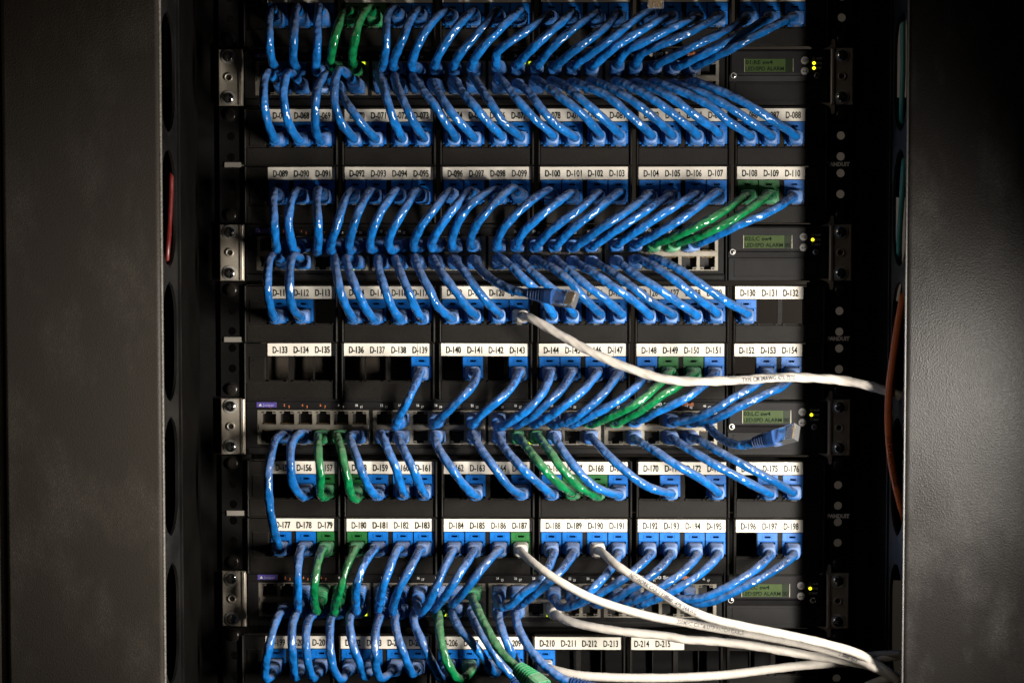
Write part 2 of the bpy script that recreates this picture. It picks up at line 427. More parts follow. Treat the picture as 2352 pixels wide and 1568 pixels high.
# ------------------------------------------------------------------ vertical cable managers
SLOTPX = [(-290, -12), (25, 300), (342, 612), (650, 922), (962, 1232), (1300, 1574), (1612, 1890)]
def manager(side):
    x = (WALLL, WALLR)[side]
    sgn = (-1, 1)[side]
    lab = ("black cable manager with matt dusty pebbled cover left of the violet badges",
           "black cable manager with glossy sparkling pebbled cover beside the green screens")[side]
    xb = x + sgn * 108
    t = thing("cable_manager", lab, "cable manager", W(x + sgn * 55, 60, -400))
    D0, D1, SA, SB = -40.0, 143.0, 90.0, 141.0
    zr = []
    for a, c in SLOTPX:
        pa, pc = unp((380, 2075)[side], a, 125), unp((380, 2075)[side], c, 125)
        zr.append((pc.z, pa.z))
    step = 1.5
    zs = [-420 + i * step for i in range(int(840 / step) + 1)]
    def cut(z):
        for lo, hi in zr:
            if lo < z < hi:
                r = (SB - SA) / 2
                k = min((z - lo), (hi - z)) / 26.0
                q = r if k >= 1 else r * math.sqrt(max(0, 1 - (1 - k) ** 2))
                return (SA + SB) / 2 - q, (SA + SB) / 2 + q
        return None
    b = MB()
    TH = 2.0
    for z0, z1 in zip(zs, zs[1:]):
        c0, c1 = cut(z0), cut(z1)
        mid = (SA + SB) / 2
        if c0 is None and c1 is None:
            bands = [(84, 84, D1, D1)]
        else:
            c0 = c0 or (mid, mid); c1 = c1 or (mid, mid)
            bands = [(84, 84, c0[0], c1[0]), (c0[1], c1[1], D1, D1)]
            for a0, a1 in ((c0[0], c1[0]), (c0[1], c1[1])):
                b.face([W(x, a0, z0), W(x, a1, z1), W(x + sgn * TH, a1, z1), W(x + sgn * TH, a0, z0)])
        for a0, a1, e0, e1 in bands:
            for xx in (x, x + sgn * TH):
                b.face([W(xx, a0, z0), W(xx, e0, z0), W(xx, e1, z1), W(xx, a1, z1)])
    # stiffening bead along the wall and a rolled front lip
    b.box(min(x, x - sgn * 1.2), max(x, x - sgn * 1.2), 78, 82, -420, 420)
    obj("slotted_strip", b, SLOTM, t)
    b = MB()
    b.box(min(x, x + sgn * TH), max(x, x + sgn * TH), D0, 83.9, -420, 420)
    obj("side_wall", b, WALLM, t)
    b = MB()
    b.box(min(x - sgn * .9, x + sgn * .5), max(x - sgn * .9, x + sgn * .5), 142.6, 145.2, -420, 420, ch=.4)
    obj("edge_glint", b, (GLINTL, GLINTR)[side], t)  # added strip: the lip's lit line put into its colour
    for ya, yb in (((-260, 1830),), ((200, 445), (700, 1385)))[side]:
        za, zc = unp((380, 2075)[side], ya, 60).z, unp((380, 2075)[side], yb, 60).z
        b = MB(); b.box(min(x + sgn * 2.2, xb), max(x + sgn * 2.2, xb), -44, -41, zc, za)
        obj("back_panel", b, BLACKM, t)
    xo = unp((9, 2420)[side], 784, 147).x
    xi = x + sgn * 0.3
    lo, hi = min(xi, xo), max(xi, xo)
    b = MB()
    prof = []
    R = 3.0
    pts = [(lo, 143.6)]
    for k in range(7):
        a = math.pi - k / 6 * math.pi / 2
        pts.append((lo + R + R * math.cos(a), 147 - R + R * math.sin(a)))
    for k in range(7):
        a = math.pi / 2 - k / 6 * math.pi / 2
        pts.append((hi - R + R * math.cos(a), 147 - R + R * math.sin(a)))
    pts.append((hi, 143.6))
    tilt = (0.0, 5.0)[side]                          # right cover tilted out at its outer edge, shaped to shift its sheen
    b.grid([[W(px, d + tilt * (px - lo) / (hi - lo), z) for px, d in pts] for z in (-420, 420)], smooth=True)
    obj("cover", b, (COVERL, COVERR)[side], t)
    b = MB()
    b.box(min(xb, xb + sgn * 2), max(xb, xb + sgn * 2), -40, 142, -420, 420)
    obj("outer_wall", b, BLACKM, t)
    if side == 0:
        xn = unp(5, 784, 147).x
        b = MB(); b.box(xn - 40, xn, 100, 144, -420, 420, ch=1.5)
        obj("neighbour_edge", b, COVERL, t)
manager(0)
manager(1)

# ------------------------------------------------------------------ patch panels
JACKS = {
    0: ({*range(1, 23)}, {4, 5}), 1: ({*range(1, 23)}, set()), 2: ({*range(1, 23)}, {20, 21}),
    3: ({1, 2, *range(4, 21)}, set()),
    4: ({7, 9, 11, 12, 13, 14, 15, 16, 17, 18, 19, 21, 22}, {17, 18}),
    5: ({2, 3, 4, 5, 6, 7, 9, 11, 12, 13, 14, 15, 17, 19, 21, 22}, {3, 4, 13, 14}),
    6: ({*range(1, 20), 21, 22}, {3, 4, 11}),
    7: ({*range(1, 13)}, set()),
}
FIRST = {0: 44, 1: 66, 2: 88, 3: 110, 4: 132, 5: 154, 6: 176, 7: 198}
JT, JB, JW = 11.1, -7.2, 7.62                    # jack top, bottom, half width relative to the panel row
PORTZ = -1.6

def jack_mesh(name, m):
    b = MB()
    hw = JW
    xs = sorted({-hw, hw, -5.9, 5.9, -2.3, 2.3, -3.2, 3.2, -hw + 1.9, hw - 1.9})
    zs = sorted({JB, JT, JT - 4.1, JT - 2.6, JB + 1.7, 3.9, PORTZ - 4.2})
    def hole(x, z):
        if abs(x) < 2.3 and JT - 4.1 < z < JT - 2.6: return True
        if abs(x) < 5.9 and PORTZ - 4.2 < z < 3.9: return True
        if abs(x) < 3.2 and JB + 1.7 < z <= PORTZ - 4.2: return True
        if abs(x) > hw - 1.9 and z < JB + 1.7: return True
        return False
    b.plate(xs, zs, hole, -9, 1.9, 0)
    # raised brow over the port and the label rim round the slot
    b.box(-hw + .1, hw - .1, 1.9, 2.5, 4.0, 4.7, 0, ch=.25)
    for x0, x1, z0, z1 in ((-3.6, 3.6, JT - 2.3, JT - 1.9), (-3.6, 3.6, JT - 4.8, JT - 4.4), (-3.9, -3.4, JT - 4.8, JT - 1.9), (3.4, 3.9, JT - 4.8, JT - 1.9)):
        b.box(x0, x1, 1.9, 2.25, z0, z1, 0)
    b.face([W(-hw + .2, -8.8, JB + .2), W(hw - .2, -8.8, JB + .2), W(hw - .2, -8.8, JT - .2), W(-hw + .2, -8.8, JT - .2)], 1)
    return b.data(name, [m, DEEP])
JB_MESH, JG_MESH = jack_mesh("blue_jack", BJACK), jack_mesh("green_jack", GJACK)

def panel(row):
    z = PZ[row]
    num = lambda s: "D-%03d" % (FIRST[row] + s)
    if row == 0:
        lab = "black patch panel at the very top, its label strips cut off by the picture edge"
    elif row == 7:
        lab = "black patch panel with white labels D-199 to D-215, lowest in the rack"
    else:
        lab = "black patch panel with white label strips reading %s to %s" % (num(1), num(22))
    t = thing("patch_bay", lab, "patch panel", W(18, 0, z - 22), "patch panels in the rack")
    jacks, greens = JACKS[row]
    hw = 22.0
    # one steel plate behind, with ears and their holes
    g = GZ[row]
    holes = [g - 15.875, g, g + 15.875]
    for side in (0, 1):
        b = MB()
        hx = (HOLEL, HOLER)[side]
        e0, e1 = ((EARL, MODX0 - 9.6), (slot_x(row, 22) + 11 + PDX[row] * 0, EARR))[side]
        boltz = g + (-15.875 if row % 2 == 0 else 15.875)
        n = 20
        for h0 in holes:
            # square cell with a round hole
            sq, ri, ro = [], [], []
            for k in range(n):
                a = 2 * math.pi * k / n + math.pi / 4
                c, s_ = math.cos(a), math.sin(a)
                q = 4.5 / max(abs(c), abs(s_))
                sq.append((hx + c * q, h0 + s_ * q)); ri.append((hx + 3.2 * c, h0 + 3.2 * s_))
            for k in range(n):
                k2 = (k + 1) % n
                b.face([W(sq[k][0], 1, sq[k][1]), W(ri[k][0], 1, ri[k][1]), W(ri[k2][0], 1, ri[k2][1]), W(sq[k2][0], 1, sq[k2][1])])
                b.face([W(ri[k][0], 1, ri[k][1]), W(ri[k][0], -1, ri[k][1]), W(ri[k2][0], -1, ri[k2][1]), W(ri[k2][0], 1, ri[k2][1])])
        xs2 = [e0, hx - 4.5, hx + 4.5, e1]
        zz = [g - hw]
        for h0 in holes:
            zz += [h0 - 4.5, h0 + 4.5]
        zz.append(g + hw)
        b.plate(xs2, zz, lambda xc, zc: abs(xc - hx) < 4 and any(abs(zc - h0) < 4 for h0 in holes), -1, 1)
        obj("mounting_ear", b, BLACKM, t)
    for side in (0, 1):
        hx = (HOLEL, HOLER)[side]
        b = MB(); b.disc(hx, 1, 2.0, boltz, 5.2, n=22); b.disc(hx, 2.0, 3.2, boltz, 4.3, dome=1.2, n=22)
        b.box(hx - 2, hx + 2, 4.0, 4.6, boltz - .45, boltz + .45); b.box(hx - .45, hx + .45, 4.0, 4.62, boltz - 2, boltz + 2)
        obj("bolt", b, BOLT, t)
    if row >= 5:
        b = MB(); b.box(EARL + 14, EARR - 14, -34, -31, z - hw + .5, z + hw - .5)
        obj("dark_backing", b, BLACKM, t)  # added black blanking so the empty sockets stay dark
    if row == 4:
        b = MB(); b.box(EARL + 14, -8, -74, -71, z - hw + .5, z + hw - .5)
        obj("dark_backing", b, mat("dim_wall_brown", (0.085, 0.068, 0.052), 0.6), t)  # added plate; its brown paints in the dim wall behind
    # six snap-in bezels
    for k in range(6):
        mx = MODX0 + MODP * k + PDX[row]
        x0, x1 = mx - 10.2, mx - 10.2 + MODP - 2.9
        if k == 5:
            x1 = slot_x(row, 22) + 25
        b = MB()
        cells = []
        for q in range(4):
            s = 4 * k + q
            if s in (0, 23):
                continue
            cells.append(slot_x(row, s))
        # pairs of jacks share one opening
        xs = {x0 + 1.5, x1 - 1.5}
        for cx in cells:
            xs |= {cx - JW - .12, cx + JW + .12}
        xs = sorted(xs)
        zs = [z - hw + .3, z + JB - .15, z + JT + .15, z + hw - 1.2]
        b.plate(xs, zs, lambda xc, zc: any(abs(xc - cx) < JW for cx in cells) and z + JB < zc < z + JT, -2, 1.3)
        # raised rim: sides, top ledge, bottom lip
        b.box(x0, x0 + 1.7, -3, 4.4, z - hw + .2, z + hw - .4, ch=.8)
        b.box(x1 - 2.0, x1, -3, 4.6, z - hw + .2, z + hw - .4, ch=.9)
        b.box(x0 + 1.72, x1 - 2.02, -3, 3.6, z + hw - .3, z + hw + .5, ch=.35)
        b.box(x0 + 1.72, x1 - 2.02, 1.28, 2.6, z - hw + .2, z + JB - 1.2, ch=.6)
        b.box(x0 + MODP * .42, x0 + MODP * .42 + 5, 2.58, 3.2, z - hw + .3, z - hw + 1.3)
        # ledge that holds the label strip
        if cells:
            b.box(cells[0] - JW - .6, cells[-1] + JW + .6, 1.28, 2.3, z + JT - .1, z + JT + .35, ch=.15)
        for cx in cells:                                         # hook lugs at the foot of each opening
            b.box(cx - JW + .1, cx - JW + 1.7, 1.28, 2.9, z + JB - 1.15, z + JB + .2)
            b.box(cx + JW - 1.7, cx + JW - .1, 1.28, 2.9, z + JB - 1.15, z + JB + .2)
        blank = [s for s in (4 * k, 4 * k + 1, 4 * k + 2, 4 * k + 3) if s in (0, 23)]
        for s in blank:                                          # moulded blanks at the two ends
            cx = slot_x(row, s)
            b.box(cx - 6.2, cx + 6.2, 1.28, 1.9, z + JB + .5, z + JT - .5, ch=.3)
            b.box(cx - 2.4, cx + 2.4, 1.88, 2.3, z + JT - 3.8, z + JT - 2.6)
        obj("bezel", b, BLACKP, t)
        # printed strip
        ss = [4 * k + q for q in range(4) if 4 * k + q not in (0, 23)]
        if row == 7:
            ss = [s for s in ss if s <= 17]
        if ss:
            left = slot_x(row, ss[0]) - JW - .3 - random.uniform(0, .5)
            right = slot_x(row, ss[-1]) + JW + .2 + random.uniform(-.3, .5)
            if row == 7 and k == 4:
                right = slot_x(row, 18) - 3
            zb, zt = z + JT + .4, z + JT + 10.0
            ti = random.uniform(-.004, .004)
            b = MB()
            mid = (left + right) / 2
            nseg = 14
            rr = []
            ph = random.uniform(0, 6)
            for i in range(nseg + 1):
                xx = left + (right - left) * i / nseg
                bow = 1.75 + .12 * math.sin(ph + i * .8)
                rr.append([W(xx, 1.34, zb + (xx - mid) * ti), W(xx, bow, zb + (xx - mid) * ti), W(xx, bow, zt + (xx - mid) * ti), W(xx, 1.34, zt + (xx - mid) * ti)])
            b.grid(rr, 0, smooth=False)
            st = obj("label_strip", b, PAPER, t)
            b = MB()
            for s in ss:
                cx = slot_x(row, s) + .4
                i = ss.index(s)
                cx = left + 9.6 + i * 16.3 if len(ss) > 2 else left + 8 + i * 16.3
                write(b, num(s), cx, (zb + zt) / 2 + (cx - mid) * ti, 2.0, 5.1, width=11.4, bold=.022, tilt=ti)
            obj("lettering", b, INK, st)
            if row == 4 and k in (1, 2, 3, 4):                   # a second scrap of tape at the strip's end
                b = MB()
                cx = left + 9.6 + 3 * 16.3
                b.box(cx - 2.3 + k * .3, cx - 2.15 + k * .3, 1.9, 2.06, zb + .1, zt - .1)
                obj("tape_edge", b, TAPE, st)
    for s in sorted(jacks):
        inst("jack", JG_MESH if s in greens else JB_MESH, t, W(slot_x(row, s), 0, z))
    if row in (1, 3, 5):
        p = unp(1926, {1: 377, 3: 777, 5: 1184}[row], 1.15)
        b = MB(); write(b, "PANDUIT", p.x, p.z, 1.15, 3.0, width=17, bold=.06)
        obj("lettering", b, mat("pale_print", (0.75, 0.72, 0.68), 0.5), t)
for r in range(8):
    panel(r)

# ------------------------------------------------------------------ network switches
UZ, LZ = 6.4, -8.0                                 # upper and lower port rows relative to the switch
def screw(b, x, z, d, r=4.1):
    n = 24
    b.disc(x, d, d + .9, z, r + 1.35, 1, n=n)
    b.disc(x, d + .9, d + 1.5, z, r, 0, n=n, dome=1.6)
    b.box(x - r * .5, x + r * .5, d + 2.6, d + 3.15, z - .5, z + .5, 2)
    b.box(x - .5, x + .5, d + 2.6, d + 3.16, z - r * .5, z + r * .5, 2)

LIT = {1: [(4, 'u', -1), (5, 'u', 1), (13, 'u', 1), (14, 'u', 1), (14, 'u', -1)], 2: [(5, 'l', -1)], 3: [(14, 'l', -1)],
       4: [(5, 'l', 1), (9, 'l', 1), (15, 'l', -1), (4, 'l', -1)]}
LCDTXT = {1: ("01:RE sw4", "LED:SPD ALARM"), 2: ("02:LC sw4", "LED:SPD ALARM 00"), 3: ("03:LC sw4", "LED:SPD ALARM 00"), 4: ("04:LC sw4", "LED:SPD ALARM 00")}
def switch(n):
    z = SZ[n]
    lab = {1: "topmost black network switch, two yellow lamps lit beside its 01:RE screen",
           2: "black network switch with the green screen reading 02:LC sw4",
           3: "black network switch between labels D-133 and D-155, loose blue plug before its 03:LC screen",
           4: "lowest black network switch, white cables sweeping across its 04:LC screen"}[n]
    t = thing("network_switch", lab, "network switch", W(18, -60, z - 22), "network switches in the rack")
    XL, XR, XD = unp(566, 720).x, unp(1898, 720).x, unp(1668, 720).x
    H = 21.7
    bx = [(col_x(6 * k) - 8.6, col_x(6 * k + 5) + 8.6) for k in range(4)]
    ZB0, ZB1 = z + LZ - 5.9, z + UZ + 6.0
    b = MB()
    xs = [XL] + [q for p in bx for q in p] + [XD]
    b.plate(xs, [z - H, ZB0, ZB1, z + H], lambda xc, zc: ZB0 < zc < ZB1 and any(a < xc < c for a, c in bx), -11, 1.2)
    b.box(XL, XR, -300, -11.5, z - H, z + H)
    b.box(XL + .5, XD - 1.2, 1.15, 2.2, z + ZB1 - z + 1.0, z + ZB1 - z + 1.5)
    b.box(XL, XD - 1.4, 1.15, 3.4, z - H, z - H + 5.5, ch=1.6)      # rounded lower lip
    b.box(XL, XD - 1.4, 1.15, 2.6, z + H - 3.0, z + H, ch=.9)
    b.box(XD - 1.2, XD + .2, 1.15, 3.8, z - H, z + H, ch=.5)
    obj("chassis", b, SWITCHP, t)
    for k in range(4):
        b = MB()
        a, c = bx[k]
        xs = {a, c}
        for i in range(6):
            cx = col_x(6 * k + i)
            xs |= {cx - 5.75, cx + 5.75, cx - 2.9, cx + 2.9}
        xs = sorted(xs)
        zs = sorted({ZB0, ZB1, z + UZ - 5.0, z + UZ + 3.2, z + UZ + 5.2, z + LZ + 5.0, z + LZ - 3.2, z + LZ - 5.1})
        def hole(xc, zc):
            for i in range(6):
                cx = col_x(6 * k + i)
                if abs(xc - cx) < 5.75:
                    if z + UZ - 5.0 < zc < z + UZ + 3.2 or z + LZ - 3.2 < zc < z + LZ + 5.0: return True
                    if abs(xc - cx) < 2.9 and (z + UZ + 3.2 < zc < z + UZ + 5.2 or z + LZ - 5.1 < zc < z + LZ - 3.2): return True
            return False
        b.plate(xs, zs, hole, -7.5, 0.4, 0)
        b.face([W(a, -7.6, ZB0), W(c, -7.6, ZB0), W(c, -7.6, ZB1), W(a, -7.6, ZB1)], 1)
        # rolled front of the middle bar, light pipes in the corners, contact combs inside
        b.box(a + .8, c - .8, .38, 1.0, z + LZ + 5.3, z + UZ - 5.3, 0, ch=.3)
        for i in range(6):
            cx = col_x(6 * k + i)
            for s in (-1, 1):
                b.box(cx + s * 4.35 - 1.0, cx + s * 4.35 + 1.0, .38, .6, z + UZ + 3.8, z + UZ + 4.8, 1)
                b.box(cx + s * 4.35 - 1.0, cx + s * 4.35 + 1.0, .38, .6, z + LZ - 4.8, z + LZ - 3.8, 1)
            for q in range(8):
                xx = cx - 3.5 + q
                b.box(xx - .18, xx + .18, -6, -1.5, z + UZ - 4.6, z + UZ - 4.2, 2)
                b.box(xx - .18, xx + .18, -6, -1.5, z + LZ + 4.2, z + LZ + 4.6, 2)
        pb = obj("port_block", b, [NICKEL, DEEP, GOLD], t)
        for c_, ul, s in LIT[n]:
            if c_ // 6 == k:
                zz = z + UZ + 4.3 if ul == 'u' else z + LZ - 4.3
                q = MB(); q.box(col_x(c_) + s * 4.35 - 1.35, col_x(c_) + s * 4.35 + 1.35, .5, 1.0, zz - 1.0, zz + 1.0)
                obj("indicator_light", q, LEDGREEN, pb)
    # silk screen
    b = MB()
    for c in range(24):
        cx = col_x(c)
        write(b, str(2 * c), cx - 1.7, ZB1 + 3.9, 1.3, 1.9, xs=.85, bold=.03, mi=0 if c > 3 else 1)
        write(b, str(2 * c + 1), cx + 1.9, ZB1 + 2.7, 1.3, 1.9, xs=.85, bold=.03, mi=0 if c > 3 else 1)
    xe = unp(1473, 922).x
    write(b, "EX4200 Series", xe, z + H - 1.6 - 2.6, 2.3 - .95, 2.5, width=29, centre=False, bold=.03)
    write(b, "8PoE", unp(1580, 922).x, z + H - 1.6 - 2.6, 1.35, 2.4, width=9, bold=.03, mi=1)
    obj("lettering", b, [SILK, ORANGEINK], t)
    b = MB()
    xl = unp(590, 920).x
    b.box(xl, xl + 15.4, 1.15, 1.6, z + H - 4.9 - 2.2, z + H - 3.2, 0)
    write(b, "Juniper", xl + 9.2, z + H - 5.2, 1.75, 2.1, width=9, bold=.02, mi=1)
    b.face([W(xl + 1.6, 1.75, z + H - 6.2), W(xl + 4.2, 1.75, z + H - 6.2), W(xl + 2.9, 1.75, z + H - 4.0)], 2)
    obj("badge", b, [VIOLET, VIOLETINK, SILK], t)
    # display module
    b = MB()
    X0, X1 = XD + 1.2, XR
    zm = z - 3.6
    b.box(X0, X1, -11, 4.2, zm + 4.0, z + H - 1.2, 0, ch=1.8)
    b.grid([[W(X0, -11, zm - .2), W(X1, -11, zm - .2), W(X1, -11, zm + 4.0), W(X0, -11, zm + 4.0)],
            [W(X0, 2.2, zm - .2), W(X1, 2.2, zm - .2), W(X1, 4.1, zm + 4.0), W(X0, 4.1, zm + 4.0)]], 0, smooth=False)
    b.box(X0, X1, -11, 1.8, z - H + .2, zm - .2, 0, ch=.6)
    fx0, fx1, fz0, fz1 = X0 + 4.5, X1 - 8, z - H + 3.2, zm - 2.2
    for r in ((fx0, fx1, fz0, fz0 + .5), (fx0, fx1, fz1 - .5, fz1), (fx0, fx0 + .5, fz0, fz1), (fx1 - .5, fx1, fz0, fz1)):
        b.box(r[0], r[1], 1.75, 2.3, r[2], r[3], 0)
    dm = obj("display_module", b, DISPP, t)
    zt = z + 8.2
    lx0, lx1 = unp(1705, 957).x, unp(1814, 957).x
    b = MB()
    dark = lx1 - 5.6
    b.plate([lx0, dark], [zt - 4.8, zt + 4.8], lambda *_: False, 4.15, 4.3, 0)
    b.plate([dark + .01, lx1], [zt - 4.8, zt + 4.8], lambda *_: False, 4.15, 4.3, 1)
    for xx in (lx0 - .45, lx1 + .05):
        b.box(xx, xx + .4, 4.15, 4.7, zt - 5, zt + 5, 2)
    write(b, LCDTXT[n][0], lx0 + .6, zt + 2.4, 4.42, 3.0, width=20.5, centre=False, bold=.025, mi=3)
    write(b, LCDTXT[n][1], lx0 + .6, zt - 2.4, 4.42, 3.0, width=29 if n == 1 else 34.5, centre=False, bold=.025, mi=3)
    obj("screen", b, [LCD, LCDDARK, NICKEL, INK], dm)
    bxx = unp(1841, 957).x
    for i, dz in enumerate((3.7, -4.3)):
        b = MB()
        b.disc(bxx, 4.1, 4.6, zt + dz, 3.0, 0, n=24, dome=.5)
        if i == 0:
            for q in (-.9, 0, .9):
                b.box(bxx - 1.3, bxx + 1.6, 5.05, 5.16, zt + dz + q - .18, zt + dz + q + .18, 1)
                b.box(bxx - 1.9, bxx - 1.55, 5.0, 5.16, zt + dz + q - .18, zt + dz + q + .18, 1)
        else:
            b.box(bxx - 1.2, bxx + 1.5, 5.05, 5.16, zt + dz - .5, zt + dz - .1, 1)
            b.box(bxx + 1.2, bxx + 1.6, 5.0, 5.17, zt + dz - .4, zt + dz + 1.0, 1)
            b.face([W(bxx - 1.9, 5.15, zt + dz - .3), W(bxx - .7, 5.15, zt + dz - 1.1), W(bxx - .7, 5.15, zt + dz + .5)], 1)
        obj("button", b, [BUTTON, INK], dm)
    ledx = unp(1862, 957).x
    b = MB()
    for i, (dz, tx) in enumerate(((6.2, "ALM"), (2.5, "SYS"), (-1.2, "MST"))):
        on = i == 1 or (n == 1 and i == 2)
        q = MB(); q.disc(ledx, 4.1, 4.5, zt + dz - .9, 1.25, n=16, dome=.5)
        obj("indicator_light", q, LEDON if on else LEDOFF, dm)
        write(b, tx, ledx + 3.7, zt + dz - .9, 4.3, 1.7, width=4.3, bold=.02)
    obj("lettering", b, SILK, dm)
    for (sx, sz) in ((unp(1680, 980).x, z + .5), (unp(1868, 980).x, z + .5)):
        b = MB(); b.disc(sx, 3.4, 4.3, sz, 2.2, 1, n=18); b.disc(sx, 4.3, 4.5, sz, 1.7, 0, n=18, dome=.5)
        b.box(sx - 1.1, sx + 1.1, 4.9, 5.06, sz - .22, sz + .22, 2); b.box(sx - .22, sx + .22, 4.9, 5.07, sz - 1.1, sz + 1.1, 2)
        obj("screw", b, [CHROME, WASHER, DEEP], dm)
    # ears
    for side in (0, 1):
        hx = (HOLEL - 1.0, HOLER)[side]
        x0, x1 = ((EARL, unp(563, 720).x), (unp(1903, 720).x, EARR - .3))[side]
        b = MB()
        b.box(x0, x1, 1.1, 3.2, z - H + .2, z + H - .2, 0, ch=.8)
        if side == 0:
            b.box(x1 - 3.6, x1 - .2, 3.15, 4.4, z - H + .4, z + H - .4, 0, ch=1.0)
        else:
            b.box(x0 - .6, x0 + 3.0, 3.15, 5.0, z - H + .4, z + H - .4, 0, ch=1.2)
            for s in (-1, 1):                                     # hooked tabs above and below
                pts = [(-7.5, 19.8), (-4, 21.4), (-1.4, 22.4), (.2, 24.5), (.4, 27.6), (1.6, 28.4), (3.0, 27.4), (3.2, 21.6), (1, 20)]
                fr = [W(x0 + a, 3.0, z + s * c) for a, c in pts]
                bk = [W(x0 + a, 1.9, z + s * c) for a, c in pts]
                b.grid([bk, fr] if s > 0 else [fr, bk], 0, smooth=False)
        ear = obj("mounting_ear", b, EARM, t)
        for sz in (z + 15.6, z - 15.6):
            q = MB(); screw(q, hx, sz, 3.2)
            obj("screw", q, [CHROME, WASHER, DEEP], ear)
        q = MB()
        n2 = 22
        rings = []
        for rr, dd in ((3.4, 3.2), (3.2, 4.2), (2.2, 4.3), (1.9, 3.3), (1.8, 3.25)):
            rings.append([W(hx + rr * math.cos(2 * math.pi * k / n2), dd, z + rr * math.sin(2 * math.pi * k / n2)) for k in range(n2)])
        q.grid(rings, 0, caps=False)
        q.disc(hx, 3.2, 3.3, z, 1.95, 1, n=18)
        obj("bushing", q, [EARM, DEEP], ear)
for n in SZ:
    switch(n)

# ------------------------------------------------------------------ cables
def port(code):
    """'P2.5' or 'S1u.7' -> the middle of that socket"""
    a, i = code.split('.')
    i = int(i)
    if a[0] == 'P':
        r = int(a[1])
        return W(slot_x(r, i), 0, PZ[r] + PORTZ)
    return W(col_x(i), -1, SZ[int(a[1])] + (UZ - .6 if a[2] == 'u' else LZ + .6))

def catmull(P, step=1.1):
    Q = [P[0] * 2 - P[1]] + P + [P[-1] * 2 - P[-2]]
    out = []
    for i in range(1, len(Q) - 2):
        p0, p1, p2, p3 = Q[i - 1:i + 3]
        t = [0]
        for a, c in ((p0, p1), (p1, p2), (p2, p3)):
            t.append(t[-1] + max((c - a).length, 1e-4) ** 0.5)
        n = max(2, int((p2 - p1).length / .6))
        for k in range(n):
            u = t[1] + (t[2] - t[1]) * k / n
            A1 = p0 * ((t[1] - u) / (t[1] - t[0])) + p1 * ((u - t[0]) / (t[1] - t[0]))
            A2 = p1 * ((t[2] - u) / (t[2] - t[1])) + p2 * ((u - t[1]) / (t[2] - t[1]))
            A3 = p2 * ((t[3] - u) / (t[3] - t[2])) + p3 * ((u - t[2]) / (t[3] - t[2]))
            B1 = A1 * ((t[2] - u) / (t[2] - t[0])) + A2 * ((u - t[0]) / (t[2] - t[0]))
            B2 = A2 * ((t[3] - u) / (t[3] - t[1])) + A3 * ((u - t[1]) / (t[3] - t[1]))
            out.append(B1 * ((t[2] - u) / (t[2] - t[1])) + B2 * ((u - t[1]) / (t[2] - t[1])))
    out.append(P[-1])
    # even steps
    res, acc = [out[0]], 0.0
    for a, c in zip(out, out[1:]):
        L = (c - a).length
        while acc + L >= step and L > 0:
            f = (step - acc) / L
            a = a + (c - a) * f
            res.append(a); L = (c - a).length; acc = 0.0
        acc += L
    for _ in range(2):                                            # soften kinks
        res = [res[0]] + [(res[i - 1] + res[i] * 2 + res[i + 1]) / 4 for i in range(1, len(res) - 1)] + [res[-1]]
    return res

def frames(pts, up=Vector((0, 0, 1))):
    T = [(pts[min(i + 1, len(pts) - 1)] - pts[max(i - 1, 0)]).normalized() for i in range(len(pts))]
    u = (up - T[0] * up.dot(T[0]))
    if u.length < .05:
        u = Vector((1, 0, 0)) - T[0] * T[0].x
    u.normalize()
    F = []
    for t in T:
        u = (u - t * u.dot(t)).normalized()
        F.append((u.copy(), t.cross(u).normalized()))
    return T, F

def tube(b, pts, r, bump=.035, pitch=17.0, ns=18, phase=0.0, step=1.1):
    T, F = frames(pts)
    rings = []
    for i, p in enumerate(pts):
        u, v = F[i]
        s = i * step
        ring = []
        wob = 1 + .012 * math.sin(s * .37 + phase * 3) + .010 * math.sin(s * .91 + phase)
        for k in range(ns):
            a = 2 * math.pi * k / ns
            rr = r * (wob + bump * .6 * math.sin(2 * a + 2 * math.pi * s / (pitch * 1.7) + phase) + bump * .7 * math.sin(4 * a - 2 * math.pi * s / pitch + phase * 2 + .8 * math.sin(s * .11)))
            ring.append(p + (u * math.cos(a) + v * math.sin(a)) * rr)
        rings.append(ring)
    b.grid(rings, 0)

def boot(b, pts, ridged=True, L0=2, L1=21.0, h0=5.8, h1=4.9, step=1.1, plain_to=4.5):
    """strain-relief boot swept over the first centimetres of the cable"""
    fine = catmull(pts[:int(L1 / step) + 6][::2], .4)
    n = int(L1 / .4)
    fine = fine[int(L0 / .4):n]
    T, F = frames(fine)
    rings = []
    m = len(fine)
    for i, p in enumerate(fine):
        s = i * .4
        q = i / (m - 1)
        half = h0 + (h1 - h0) * max(0, (s - plain_to + 2) / (L1 - L0 - plain_to + 2)) ** .9
        ex = 6.0 - 3.4 * q
        if ridged and s > plain_to and i < m - 3:
            ph = ((s - plain_to) % 2.5) / 2.5
            if ph > .5:
                half *= .80
        if i == m - 1:
            half *= .72
        if i == 0:
            half *= .96
        u, v = F[i]
        ring = []
        for k in range(24):
            a = 2 * math.pi * (k + .5) / 24
            c, s_ = math.cos(a), math.sin(a)
            e = (abs(c) ** ex + abs(s_) ** ex) ** (-1 / ex)
            ring.append(p + (u * c * (.92 if q < .4 else .96) + v * s_) * (half * e))
        rings.append(ring)
    b.grid(rings, 0, smooth=not ridged)
    return fine

